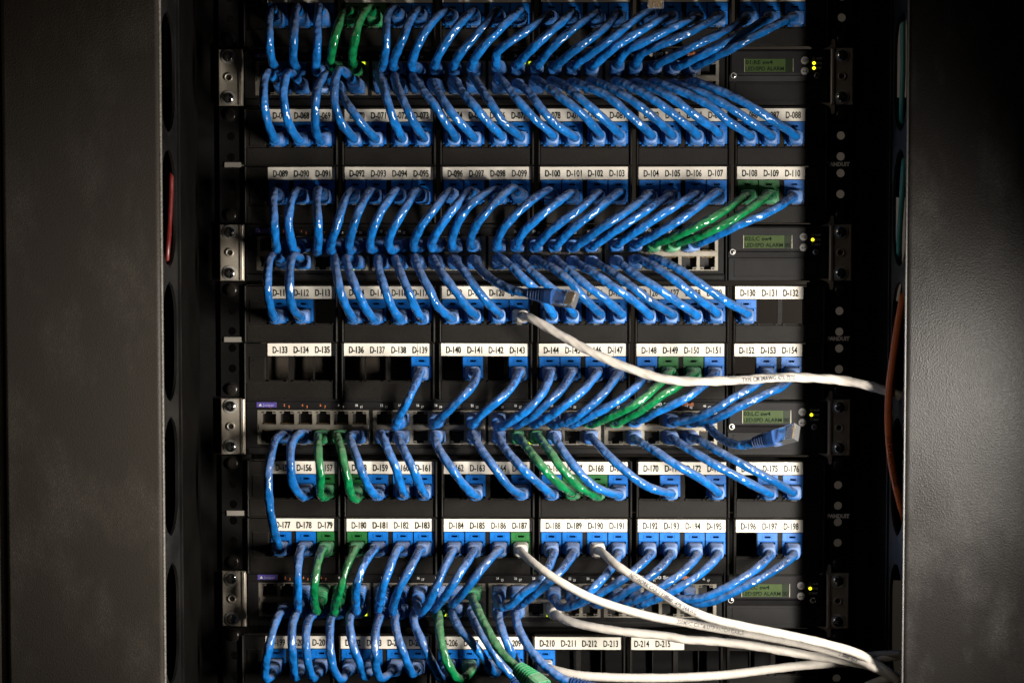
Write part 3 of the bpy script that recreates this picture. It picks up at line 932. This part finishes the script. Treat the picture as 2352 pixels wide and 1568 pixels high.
def print_on(b, pts, body, s0, h, r, step=1.1, view=None, bold=.01, xs=.8, flip=False, rise=1.07):
    """letters printed along the jacket, on the side that faces the viewer"""
    vs, fs, wd = glyphs(body, bold)
    T, F = frames(pts)
    i0 = len(b.v)
    for a, c in vs:
        s = (s0 + (wd - a if flip else a) * h * xs) / step
        j = max(0, min(len(pts) - 2, int(s))); f = min(1, s - j)
        p = pts[j].lerp(pts[j + 1], f)
        t = T[j].lerp(T[j + 1], f).normalized()
        vw = (CAM - p); vw = (vw - t * vw.dot(t)).normalized()
        side = vw.cross(t) if not flip else t.cross(vw)
        if side.z < 0 and not flip and False:
            side = -side
        ang = (c - .5) * h / r
        b.v.append(tuple(p + (vw * math.cos(ang) + side * math.sin(ang)) * (r * rise + .06)))
    for f in fs:
        b.f.append(tuple(i0 + k for k in f)); b.m.append(0); b.sm.append(False)

def connector(t, p, ax, up, m, big=1.0):
    """clear modular plug: body, latch and gold contacts"""
    sd = ax.cross(up).normalized()
    def pt(a, s, u): return p + ax * a * big + sd * s * big + up * u * big
    def bx(b, a0, a1, s0, s1, u0, u1, mi=0):
        b.grid([[pt(a, s0, u0), pt(a, s1, u0), pt(a, s1, u1), pt(a, s0, u1)] for a in (a0, a1)], mi, smooth=False)
    b = MB()
    bx(b, 0, 21.5, -5.85, 5.85, -3.2, 1.6)
    bx(b, 12, 21.4, -5.7, -4.9, 1.6, 3.3)
    for q in range(8):
        bx(b, 13.5, 21.2, -4.4 + q * 1.15 - .2 + .3, -4.4 + q * 1.15 + .2 + .3, 1.6, 3.2)
    bx(b, 12, 21.4, 5.1, 5.75, 1.6, 3.3)
    c = obj("connector", b, CLEAR, t)
    bv = c.modifiers.new("edges", 'BEVEL'); bv.width, bv.segments = 0.0005, 2
    b = MB()
    for q in range(8):
        bx(b, 14.5, 21.0, -4.4 + q * 1.15 + .34 + .2, -4.4 + q * 1.15 + .66 + .2, 1.7, 2.9)
    obj("contact", b, GOLD, c)
    b = MB()
    b.grid([[pt(19, -3, -3.3), pt(19, 3, -3.3), pt(19, 3, -4.2), pt(19, -3, -4.2)], [pt(8, -3, -5.6), pt(8, 3, -5.6), pt(8, 3, -6.4), pt(8, -3, -6.4)],
            [pt(-3, -2, -7.2), pt(-3, 2, -7.2), pt(-3, 2, -7.9), pt(-3, -2, -7.9)]], 0, smooth=False)
    obj("latch", b, CLEAR, c)

PAL = {'b': (BLUE, BBOOT, "blue"), 'g': (GREEN, GBOOT, "green"), 'w': (WHITE, WBOOT, "white")}
ORD = "first second third fourth fifth sixth seventh eighth ninth tenth eleventh twelfth thirteenth fourteenth fifteenth sixteenth seventeenth eighteenth nineteenth twentieth twenty-first twenty-second".split()
PRINTS = ["350MHZ CMG 4PR", "UTP 24AWG 4PR", "PATCH CABLE", "CAT.5E UTP", "TYPE CM 24AWG"]
ncab = [0]
def depth_list(px, peak, base=30.0, end=None):
    L = [0.0]
    for a, c in zip(px, px[1:]):
        L.append(L[-1] + math.hypot(c[0] - a[0], c[1] - a[1]))
    tot = L[-1] or 1
    out = []
    for s in L:
        u = s / tot
        out.append(base + (peak - base) * math.sin(math.pi * u) ** .8)
    return out

def cable(spec, colour, pts, crop, label, peak=52.0, group="patch cables between panels and switches", depths=None, radius=3.2, ridged=None,
          loose=None, bump=None, text=None, through=False):
    """spec: (start, end) sockets, None for a free end; pts in the picture, from start to end"""
    i = ncab[0]; ncab[0] += 1
    m, mb_, cname = PAL[colour]
    px = [crop_px(crop, *p) if crop else p for p in pts]
    ds = depths or depth_list(px, peak + random.uniform(-4, 4))
    way = [unp(p[0], p[1], d) for p, d in zip(px, ds)]
    P = []
    s0 = port(spec[0])
    a0 = way[0]
    P += [s0, s0 + W(0, 9, 0), s0 + W(0, 17, 0) + Vector((a0.x - s0.x, 0, a0.z - s0.z)) * .30]
    P += way
    if spec[1]:
        e0 = port(spec[1])
        a1 = way[-1]
        P += [e0 + W(0, 17, 0) + Vector((a1.x - e0.x, 0, a1.z - e0.z)) * .30, e0 + W(0, 9, 0), e0]
    path = catmull(P)
    t = thing("patch_cable", label, "patch cable", s0, group)
    b = MB()
    bp = bump if bump is not None else .066
    tube(b, path, radius + random.uniform(-.06, .06), bump=bp, phase=random.uniform(0, 6), pitch=random.uniform(14, 21))
    jk = obj("jacket", b, m, t)
    rg = ridged if ridged is not None else True
    for rev in ((False, True) if spec[1] else (False,)):
        pp = path[::-1] if rev else path
        b = MB()
        boot(b, pp, ridged=rg)
        bo = obj("boot", b, mb_, t)
        q = MB(); s = pp[0]
        q.box(s.x - 2.2, s.x + 2.2, 2.2, 9.5, s.z - 6.3, s.z - 5.2, 0, ch=.3)
        obj("latch", q, CLEAR, bo)
    if text is None and colour != 'w' and random.random() < .45 and len(path) > 60:
        text = (random.choice(PRINTS), random.uniform(26, 36), False)
    if text:
        for (body, s, fl) in ([text] if isinstance(text, tuple) else text):
            b = MB()
            print_on(b, path, body, s, 2.5 if colour != 'w' else 2.9, radius, flip=fl, rise=1.02 + bp * 1.3)
            obj("printing", b, FADED if colour == 'w' else NAVYINK, jk)
    if loose:
        L, up = loose
        e = path[-1]
        ax = (path[-1] - path[-8]).normalized()
        upv = (up - ax * up.dot(ax)).normalized()
        end = [e + ax * k * 1.1 for k in range(-2, 34)]
        b = MB()
        LB = 21.0 * L
        base = e + ax * LB
        boot(b, [base - ax * k * 1.1 for k in range(60)], ridged=rg, L0=0, L1=LB + 1, h0=5.9 * L, h1=4.3 * L, plain_to=8 * L)
        bo = obj("boot", b, mb_ if colour != 'b' else SHADEBOOT, t)
        connector(t, base - ax * 4, ax, upv, m, L)
    return t, path

# -- top panel to the topmost switch
R0 = [
 "b (545,80),(515,170),(512,350),(532,540),(585,640)", "b (770,65),(748,170),(740,350),(735,560),(775,640)", "b (975,60),(962,170),(955,400),(945,580),(945,665)",
 "g (1250,95),(1180,160),(1120,330),(1085,500),(1080,600)", "g (1440,70),(1350,170),(1310,320),(1280,480),(1280,580)", "b (1670,75),(1600,150),(1592,330),(1580,500),(1550,630)",
 "b (1890,95),(1810,180),(1740,360),(1670,520),(1650,620)", "b (2150,105),(2020,190),(1925,330),(1845,500),(1825,620)", "b (2390,105),(2260,220),(2090,470),(2035,600)",
 "b (2600,105),(2520,210),(2270,490),(2210,610)", "b (2820,105),(2680,220),(2440,480),(2380,600)", "b (3090,140),(2960,230),(2720,390),(2610,480),(2600,580)",
 "b (3300,120),(3180,220),(2980,400),(2810,580)", "b (3520,120),(3400,200),(3160,390),(2990,590)", "b (3720,130),(3580,270),(3360,430),(3150,605)",
 "b (4010,110),(3920,150),(3610,390),(3330,595)", "b (4200,150),(4020,230),(3710,420),(3500,600)", "b (4450,170),(4260,240),(3960,385),(3790,475),(3730,570)",
 "b (4650,150),(4490,240),(4220,370),(3930,500),(3890,580)", "b (4880,190),(4740,270),(4480,390),(4220,520),(4090,590)", "b (5090,170),(4920,280),(4680,410),(4480,510),(4300,600)",
 "b (5310,160),(5170,230),(4920,360),(4700,480),(4480,590)"]
def parse(s):
    c, rest = s.split(' ', 1)
    return c, [tuple(float(q) for q in p.strip('() ').split(',')) for p in rest.split('),(')]
for k, s in enumerate(R0):
    c, pts = parse(s)
    cable(("P0.%d" % (k + 1), "S1u.%d" % (k + 1)), c, pts, 'A1',
          "%s patch cable, %s from left of those hanging from the topmost cropped ports" % (PAL[c][2], ORD[k]))

def rows(lst, crop, prow, sw, down, what):
    """down: listed from the switch to the panel below; else from the panel to the switch below it"""
    for ent in lst:
        s, slot, colr, pts = ent[0], ent[1], ent[2], ent[3]
        kw = ent[4] if len(ent) > 4 else {}
        name = "D-%03d" % (FIRST[prow] + slot)
        c, p = parse(colr + ' ' + pts)
        a, e = "P%d.%d" % (prow, slot), "%s.%d" % (sw, s)
        lab = "%s patch cable %s the port labelled %s, %s" % (PAL[c][2], "rising into" if not down else "running down to", name, what)
        if not down:
            lab = "%s patch cable hanging from the port labelled %s, %s" % (PAL[c][2], name, what)
        cable((e, a) if down else (a, e), c, p, crop, lab, **kw)

rows([
 (1, 1, 'b', "(560,720),(490,670),(462,800),(465,960),(500,1130),(560,1280)"), (2, 2, 'b', "(790,740),(690,665),(650,770),(650,950),(685,1120),(775,1275)"),
 (3, 3, 'b', "(1070,740),(1050,680),(985,750),(945,870),(935,1050),(940,1200),(985,1290)"), (5, 4, 'b', "(1240,690),(1160,640),(1115,760),(1120,950),(1165,1110),(1285,1265)"),
 (4, 5, 'b', "(1110,830),(1175,880),(1260,1000),(1360,1130),(1490,1275)"), (6, 6, 'b', "(1500,670),(1530,730),(1590,900),(1650,1090),(1735,1270)"),
 (7, 7, 'b', "(1665,705),(1690,800),(1770,980),(1850,1140),(1935,1270)"), (8, 8, 'b', "(1830,705),(1900,800),(2020,950),(2130,1120),(2225,1265)"),
 (9, 9, 'b', "(2000,760),(2080,870),(2190,1040),(2290,1150),(2395,1265)"), (10, 10, 'b', "(2200,730),(2290,850),(2410,990),(2520,1120),(2645,1250)"),
 (11, 11, 'b', "(2375,700),(2440,790),(2550,950),(2650,1110),(2820,1255)"), (12, 12, 'b', "(2615,705),(2700,800),(2820,950),(2940,1080),(3120,1245)"),
 (13, 13, 'b', "(2790,770),(2890,840),(3020,1010),(3130,1130),(3320,1260)"), (14, 14, 'b', "(2950,730),(3070,800),(3240,930),(3380,1040),(3550,1230)"),
 (15, 15, 'b', "(3110,735),(3240,800),(3400,930),(3560,1070),(3730,1230)"), (16, 16, 'b', "(3300,755),(3440,800),(3640,900),(3790,1030),(4020,1235)"),
 (17, 17, 'b', "(3470,740),(3610,790),(3810,900),(4010,1050),(4210,1230)"), (18, 18, 'b', "(3700,745),(3840,800),(4040,915),(4240,1060),(4440,1230)"),
 (19, 19, 'b', "(3890,760),(4040,810),(4210,900),(4420,1055),(4640,1220)"), (20, 20, 'b', "(4060,755),(4300,840),(4560,970),(4740,1120),(4930,1245)"),
 (21, 21, 'b', "(4240,775),(4480,850),(4680,950),(4900,1090),(5120,1245)"), (22, 22, 'b', "(4420,750),(4560,800),(4800,900),(5040,1040),(5340,1240)"),
], 'A1', 1, "S1l", True, "under the topmost switch")
rows([
 (1, 1, 'b', "(565,290),(550,400),(560,600),(575,780),(590,850)"), (2, 2, 'b', "(775,285),(715,380),(690,580),(715,740),(745,830)"), (3, 3, 'b', "(965,275),(950,360),(960,550),(965,750),(955,850)"),
 (4, 4, 'b', "(1260,290),(1190,420),(1130,620),(1080,780),(1085,850)"), (5, 5, 'b', "(1450,285),(1355,420),(1290,600),(1250,760),(1255,840)"), (6, 6, 'b', "(1680,285),(1585,400),(1480,600),(1440,760),(1450,825)"),
 (7, 7, 'b', "(1860,290),(1770,430),(1660,620),(1610,760),(1640,830)"), (8, 8, 'b', "(2165,290),(2055,420),(1915,600),(1845,750),(1840,810)"), (9, 9, 'b', "(2360,285),(2220,430),(2075,630),(2005,770),(2010,810)"),
 (10, 10, 'b', "(2600,275),(2490,320),(2345,430),(2235,600),(2190,770),(2200,800)"), (11, 11, 'b', "(2750,260),(2560,420),(2415,600),(2360,760),(2375,790)"), (12, 12, 'b', "(3080,280),(2900,390),(2685,600),(2605,760),(2610,795)"),
 (13, 13, 'b', "(3275,310),(3080,450),(2860,650),(2780,790)"), (14, 14, 'b', "(3540,310),(3360,450),(3110,640),(2960,795)"), (15, 15, 'b', "(3720,300),(3510,470),(3290,640),(3150,790)"),
 (16, 16, 'b', "(3990,325),(3840,440),(3600,600),(3320,800)"), (17, 17, 'b', "(4180,340),(3920,500),(3680,660),(3490,790)"), (18, 18, 'b', "(4430,320),(4180,460),(3910,640),(3720,770)"),
 (19, 19, 'b', "(4620,300),(4360,500),(4120,650),(3900,770)"), (20, 20, 'g', "(4880,340),(4690,470),(4440,610),(4200,720),(4080,760)"), (21, 21, 'g', "(5090,330),(4860,490),(4560,660),(4280,760)"),
 (22, 22, 'b', "(5310,350),(5120,470),(4820,600),(4480,760)"),
], 'A2', 2, "S2u", False, "above the 02:LC switch")
rows([
 (1, 1, 'b', "(590,895),(530,890),(500,1010),(500,1200),(520,1340),(560,1455)"), (2, 2, 'b', "(790,895),(735,880),(705,1000),(700,1200),(725,1350),(800,1445)"),
 (4, 4, 'b', "(1115,895),(1130,1030),(1165,1200),(1220,1350),(1290,1465)"), (5, 5, 'b', "(1220,895),(1250,1020),(1320,1200),(1390,1350),(1485,1475)"), (6, 6, 'b', "(1510,905),(1530,1030),(1580,1200),(1640,1350),(1725,1475)"),
 (7, 7, 'b', "(1670,905),(1720,1040),(1790,1200),(1850,1350),(1925,1465)"), (8, 8, 'b', "(1850,895),(1900,1030),(1990,1200),(2060,1340),(2195,1455)"), (9, 9, 'b', "(2015,905),(2130,1080),(2250,1240),(2320,1340),(2410,1430)"),
 (10, 10, 'b', "(2195,910),(2310,1030),(2430,1200),(2520,1310),(2630,1415)"), (12, 12, 'b', "(2620,890),(2740,980),(2840,1080),(2960,1190),(3060,1320),(3120,1425)"),
 (13, 13, 'b', "(2790,900),(2920,1020),(3060,1140),(3150,1210),(3260,1340),(3310,1415)"), (14, 14, 'b', "(2950,925),(3110,990),(3270,1110),(3380,1240),(3480,1340),(3560,1420)"),
 (15, 15, 'b', "(3140,920),(3270,1020),(3440,1160),(3580,1260),(3750,1415)"), (16, 16, 'b', "(3310,935),(3480,1030),(3700,1180),(3860,1290),(4010,1430)"), (17, 17, 'b', "(3490,935),(3660,1030),(3840,1160),(4040,1310),(4220,1420)"),
 (18, 18, 'b', "(3710,925),(3860,1040),(4060,1165),(4260,1300),(4440,1425)"), (19, 19, 'b', "(3890,905),(4040,970),(4210,1080),(4400,1230),(4620,1395)"), (20, 20, 'b', "(4060,905),(4270,1000),(4480,1140),(4700,1290),(4900,1405)"),
], 'A2', 3, "S2l", True, "under the 02:LC switch")
rows([
 (7, 7, 'b', "(1905,470),(1860,580),(1780,750),(1710,880),(1665,985)"), (9, 9, 'b', "(2420,480),(2390,590),(2290,700),(2140,850),(2015,965)"), (11, 11, 'b', "(2810,480),(2730,630),(2590,760),(2460,870),(2370,965)"),
 (12, 12, 'b', "(3100,490),(3040,640),(2930,780),(2780,900),(2610,990)"), (13, 13, 'b', "(3295,490),(3180,660),(3050,780),(2920,890),(2785,965)"), (14, 14, 'b', "(3530,490),(3380,660),(3220,790),(3080,890),(2950,960)"),
 (15, 15, 'b', "(3715,500),(3580,680),(3400,840),(3260,930),(3120,965)"), (16, 16, 'b', "(3990,510),(3790,690),(3580,820),(3410,910),(3290,960)"), (17, 17, 'g', "(4190,480),(4060,620),(3860,780),(3660,880),(3480,955)"),
 (18, 18, 'g', "(4420,490),(4290,590),(4110,700),(3910,840),(3710,940)"), (19, 19, 'b', "(4610,490),(4490,610),(4310,730),(4060,850),(3890,930)"), (21, 21, 'b', "(5080,510),(4980,600),(4820,690),(4600,820),(4400,910),(4250,935)", dict(peak=46)),
 (22, 22, 'b', "(5310,510),(5250,590),(5070,680),(4820,800),(4600,910),(4420,945)", dict(peak=46)),
], 'A3', 4, "S3u", False, "above the 03:LC switch")
rows([
 (2, 2, 'b', "(790,160),(720,250),(710,450),(730,620),(825,745)"), (3, 3, 'g', "(960,190),(965,350),(985,550),(980,700),(1000,745)"), (4, 4, 'g', "(1140,190),(1180,330),(1230,560),(1270,730),(1315,765)"),
 (5, 5, 'b', "(1250,190),(1290,300),(1360,500),(1430,660),(1510,740)"), (6, 6, 'b', "(1540,160),(1600,300),(1670,460),(1720,620),(1755,720)"), (7, 7, 'b', "(1690,190),(1760,330),(1840,500),(1900,640),(1945,730)"),
 (9, 9, 'b', "(2030,180),(2070,300),(2190,480),(2310,640),(2420,735)"), (11, 11, 'b', "(2380,165),(2480,330),(2610,510),(2720,650),(2830,720)"), (12, 12, 'b', "(2610,180),(2690,310),(2840,480),(2990,620),(3110,720)"),
 (13, 13, 'g', "(2820,210),(2900,310),(3010,450),(3140,590),(3290,705)"), (14, 14, 'g', "(2985,190),(3080,310),(3210,490),(3340,630),(3520,735)"), (15, 15, 'b', "(3130,190),(3220,330),(3360,510),(3510,650),(3720,722)"),
 (17, 17, 'b', "(3480,200),(3580,310),(3760,480),(3960,630),(4200,712)"), (19, 19, 'b', "(3890,220),(4060,320),(4260,450),(4480,575),(4640,700)"), (21, 21, 'b', "(4240,220),(4400,320),(4620,450),(4880,590),(5110,710)"),
 (22, 22, 'b', "(4450,210),(4620,310),(4860,440),(5100,570),(5310,690)"),
], 'A5', 5, "S3l", True, "under the 03:LC switch")
cable(("S3l.1", "P6.1"), 'b', parse("b (640,170),(580,200),(550,280),(520,400),(505,600),(520,850),(560,1050),(592,1170)")[1], 'A5',
      "long blue patch cable crossing the D-155 label down to the port labelled D-177", peak=58)
rows([
 (2, 2, 'b', "(805,330),(785,420),(775,560),(775,750),(785,890)"), (3, 3, 'g', "(1000,340),(960,460),(930,650),(930,850),(955,905)"), (4, 4, 'g', "(1300,345),(1240,480),(1170,700),(1115,860),(1115,925)"),
 (5, 5, 'b', "(1475,345),(1380,480),(1320,650),(1310,850),(1315,915)"), (6, 6, 'b', "(1695,335),(1630,480),(1570,650),(1525,840),(1520,900)"), (7, 7, 'b', "(1895,350),(1800,530),(1700,720),(1650,880),(1655,935)"),
 (8, 8, 'b', "(2195,365),(2120,520),(2050,680),(1970,850),(1900,920),(1875,840)"), (9, 9, 'b', "(2390,365),(2290,520),(2190,680),(2090,820),(2020,890)"), (10, 10, 'b', "(2620,350),(2480,500),(2360,660),(2260,780),(2190,850)"),
 (12, 12, 'b', "(3125,385),(3070,530),(2990,640),(2860,730),(2730,850),(2620,870),(2610,820)"), (13, 13, 'b', "(3300,390),(3190,540),(3040,680),(2890,800),(2790,860)"),
 (15, 15, 'b', "(3725,395),(3620,560),(3460,730),(3360,830),(3200,870),(3145,820)"), (16, 16, 'b', "(4015,395),(3860,540),(3660,680),(3460,790),(3310,850)", dict(peak=44)), (17, 17, 'b', "(4200,405),(4040,570),(3840,700),(3640,820),(3510,850)", dict(peak=44)),
 (18, 18, 'b', "(4440,410),(4300,560),(4120,680),(3920,790),(3750,840)", dict(peak=44)), (19, 19, 'b', "(4630,410),(4480,560),(4280,690),(4080,790),(3900,850)", dict(peak=44)),
 (21, 21, 'b', "(5105,410),(4960,540),(4770,660),(4540,770),(4370,800),(4270,790)", dict(peak=44)), (22, 22, 'b', "(5320,410),(5140,540),(4920,660),(4680,780),(4480,840),(4400,830)", dict(peak=44)),
], 'A4', 6, "S4u", False, "above the 04:LC switch")
rows([
 (1, 1, 'b', "(610,930),(560,1040),(515,1220),(480,1400),(485,1530),(540,1500)"), (2, 2, 'b', "(765,925),(730,1020),(720,1200),(740,1400),(755,1515),(805,1480)"), (3, 3, 'b', "(900,955),(860,1050),(850,1200),(870,1380),(915,1520),(965,1480)"),
 (4, 4, 'b', "(1085,965),(1070,1100),(1075,1280),(1110,1450),(1175,1535),(1225,1470)"), (5, 5, 'b', "(1260,935),(1255,1060),(1290,1250),(1350,1400),(1390,1510),(1435,1470)"), (6, 6, 'b', "(1530,955),(1490,1100),(1485,1300),(1500,1450),(1540,1520),(1620,1480)"),
 (7, 7, 'b', "(1670,965),(1680,1080),(1730,1250),(1790,1400),(1830,1485),(1870,1440)"), (8, 8, 'b', "(1840,955),(1860,1060),(1950,1250),(2020,1400),(2100,1525),(2150,1480)"),
 (9, 9, 'g', "(2070,950),(2090,1180),(2150,1380),(2250,1525),(2320,1510),(2390,1420)", dict(peak=62, ridged=False)),
 (10, 10, 'b', "(2200,940),(2260,1060),(2380,1200),(2480,1330),(2560,1450),(2600,1480)"), (12, 11, 'b', "(2620,950),(2650,1080),(2720,1250),(2790,1380),(2830,1430)"),
], 'A4', 7, "S4l", True, "under the 04:LC switch")

# -- free ends and the odd ones out
cable(("S2l.11", None), 'b', parse("b (430,915),(500,1010),(620,1110),(780,1190),(900,1218),(960,1225)")[1], 'B2',
      "blue cable whose loose clear plug hangs before the labels D-120 and D-123", depths=[34, 48, 62, 74, 80, 83], loose=(1, W(.3, 1, .25)))
cable(("S3u.23", None), 'b', parse("b (620,960),(680,1030),(780,1105),(900,1145),(990,1140),(1070,1120)")[1], 'C3',
      "blue cable whose loose clear plug points at the 03:LC screen and its buttons", depths=[34, 52, 72, 90, 98, 104], loose=(1, W(-.2, .8, .5)))
cable(("S4u.11", None), 'g', parse("g (425,800),(480,920),(560,1080),(660,1250),(770,1370),(850,1440)")[1], 'B4',
      "green cable with a loose green boot leaving at the bottom edge under D-208", depths=[30, 46, 60, 72, 80, 86], loose=(1.25, W(0, 1, .2)))
cable(("S4l.11", None), 'b', parse("b (415,940),(470,1060),(560,1200),(660,1360),(800,1520)")[1], 'B4',
      "blue cable behind the loose green one, its end dropping below the picture under D-208", depths=[30, 44, 52, 54, 54], loose=(1, W(0, 1, .2)))
cable(("S4l.13", None), 'b', parse("b (820,950),(850,1080),(960,1270),(1100,1420),(1240,1525),(1330,1560)")[1], 'B4',
      "blue cable sweeping over the D-210 port and leaving at the bottom edge", depths=[30, 46, 60, 68, 74, 76], loose=(1, W(0, 1, .2)))
def dpx(code, s):
    return [crop_px(code, *p) for p in parse("w " + s)[1]]
WT = "white patch cables leading off to the side"
p1 = dpx('B3', "(930,-30),(1010,10),(1200,120),(1450,260),(1700,380),(2000,490),(2200,540),(2360,560)") + dpx('C3', "(700,558),(1000,545),(1300,525),(1600,532),(1900,560),(2200,630),(2400,700),(2560,800)")
cable(("P3.11", None), 'w', p1, None, "white ribbed cable plugged in under D-121, crossing all the way to the side cover",
      depths=[28, 34, 42, 50, 56, 62, 66, 68, 72, 76, 80, 82, 86, 104, 116, 112], group=WT, radius=3.25, ridged=False, bump=.10, text=("TYPE CM 24AWG 4PR 75°C", 204, False))
p2 = dpx('B4', "(870,365),(1000,480),(1200,620),(1500,780),(1800,885),(2100,965)") + dpx('C4', "(400,1010),(700,1065),(1000,1115),(1300,1170),(1600,1235),(1900,1320),(2200,1450),(2400,1560)")
cable(("P6.11", None), 'w', p2, None, "smooth white cable plugged into the green socket under D-187",
      depths=[36, 56, 68, 72, 72, 72, 74, 76, 78, 80, 82, 88, 112, 118], group=WT, radius=3.1, ridged=False, bump=.004, text=[("350MHZ CAT.6 UTP PATCH CABLE", 176, False), ("E188601 (UL)", 296, False)])
p3 = dpx('B4', "(1610,365),(1750,490),(1950,620),(2150,740)") + dpx('C4', "(390,865),(640,970),(900,1035),(1300,1115),(1700,1205),(2000,1295),(2150,1380),(2300,1480),(2420,1600)")
cable(("P6.14", None), 'w', p3, None, "white cable with a ribbed boot plugged in under D-190",
      depths=[40, 62, 72, 78, 84, 88, 92, 96, 98, 100, 106, 118, 122], group=WT, radius=3.2, bump=.03, text=("NETWORK CABLE E188601 4PR 24AWG", 80, False))
p4 = dpx('B4', "(1200,945),(1330,1005),(1600,1065),(1900,1105),(2200,1135)") + dpx('C4', "(400,1165),(700,1185),(1000,1220),(1300,1270),(1600,1320),(1900,1365),(2200,1440),(2400,1540)")
cable(("S4l.15", None), 'w', p4, None, "white ribbed cable plugged into the lowest switch beside a lime indicator lamp",
      depths=[24, 34, 44, 50, 54, 58, 60, 62, 64, 66, 80, 108, 114], group=WT, radius=3.2, ridged=False, bump=.05)
p5 = dpx('B4', "(1130,1430),(1200,1455),(1400,1495),(1700,1515),(2000,1520)") + dpx('C4', "(200,1520),(500,1510),(800,1490),(1200,1440),(1500,1405),(1750,1388),(2000,1370),(2250,1330),(2400,1310)")
cable(("P7.12", None), 'w', p5, None, "white cable plugged in under D-210, lying lowest along the bottom edge",
      depths=[28, 34, 40, 42, 42, 42, 42, 42, 44, 46, 50, 62, 100, 108], group=WT, radius=3.3, ridged=False, bump=.015)

# -- cables in and around the side managers
def side_cable(name, px, ds, m, label, r=3.2, group=None, text=None, world=None):
    pts = catmull(world or [unp(p[0], p[1], d) for p, d in zip(px, ds)], 1.5)
    t = thing(name, label, "cable", pts[-1], group)
    b = MB(); tube(b, pts, r, bump=.01, step=1.5)
    j = obj("jacket", b, m, t)
    if text:
        b = MB(); print_on(b, pts, text[0], text[1], 2.6, r, step=1.5)
        obj("printing", b, mat("dark_red_ink", (0.09, 0.02, 0.01), .6), j)
def side_world(name, pts, m, label, r):
    side_cable(name, None, None, m, label, r, world=[W(*p) for p in pts])
yz = lambda py: unp(385, py, 115).z
def behind_slot(px, py, off):
    """the point seen at a place of the picture that lies just outside the left slotted wall"""
    d = max((k * .5 for k in range(280)), key=lambda q: -abs(unp(px, py, q).x - (WALLL - off)))
    return tuple((WALLL - off, d, unp(px, py, d).z))
side_world("network_cable", [behind_slot(400, 350, 12), behind_slot(393, 395, 3.5), behind_slot(392, 440, 3.2), behind_slot(389, 510, 3.5), behind_slot(384, 580, 4), behind_slot(380, 640, 8), behind_slot(372, 700, 20)], RED, "red cable inside the slots of the matt dusty side cover", 2.0)
side_cable("network_cable", [(2094, 560), (2076, 672), (2064, 740), (2052, 820), (2042, 905), (2041, 980), (2048, 1060), (2062, 1130), (2078, 1190), (2096, 1260)],
           [70, 92, 106, 113, 117, 117, 115, 108, 92, 70], ORANGE, "orange cable bulging out of the slots beside the glossy side cover", r=2.8, text=("UTP 4PR 24AWG STRANDED", 150))
side_cable("network_cable", [(2075, -60), (2074, 60), (2074, 160), (2071, 260), (2074, 340)], [96, 98, 98, 98, 80], TEAL, "teal cable in the topmost slot beside the glossy side cover", r=1.9)
side_cable("network_cable", [(2084, 300), (2076, 380), (2072, 450), (2066, 540), (2066, 640)], [90, 98, 100, 104, 80], TEAL, "teal cable slanting through the second slot beside the glossy side cover", r=2.0)
side_cable("network_cable", dpx('C4', "(1900,1345),(2100,1318),(2250,1305),(2420,1300)"), [60, 84, 100, 112], GREYC, "dim grey cable behind the white ones, entering the lowest side slot", r=3.0)
side_cable("network_cable", dpx('C4', "(1900,1700),(2080,1600),(2220,1545),(2420,1490)"), [70, 90, 104, 116], WHITE, "short white cable rising from the bottom edge into the lowest side slot", r=3.3)
for i, (a, c, lab) in enumerate((((600, 980), (800, 790), "dark cable slanting behind the empty sockets D-133 and D-134"), ((700, 900), (840, 810), "dark cable slanting behind the empty socket D-135"),
                                 ((830, 960), (1040, 800), "dark cable crossing behind the empty socket D-138"), ((1025, 780), (1075, 960), "dark cable behind the empty socket D-140"))):
    side_cable("rear_cable", [a, ((a[0] + c[0]) / 2 + 8, (a[1] + c[1]) / 2), c], [-90, -80, -90], BLACKM, lab, r=7.5)
side_cable("network_cable", [(394, -80), (393, 60), (392, 140), (391, 205)], [50, 52, 52, 50], GREYC, "thick grey cable inside the topmost slot of the matt dusty side cover", r=5.5)
# clear plug hanging from above the picture
t = thing("loose_plug", "clear plastic plug dangling at the top edge above the port row", "plug", unp(1506, -20, 60))
connector(t, unp(1506, -48, 60), Vector((0, 0, -1)), Vector((0, -1, 0)), None)
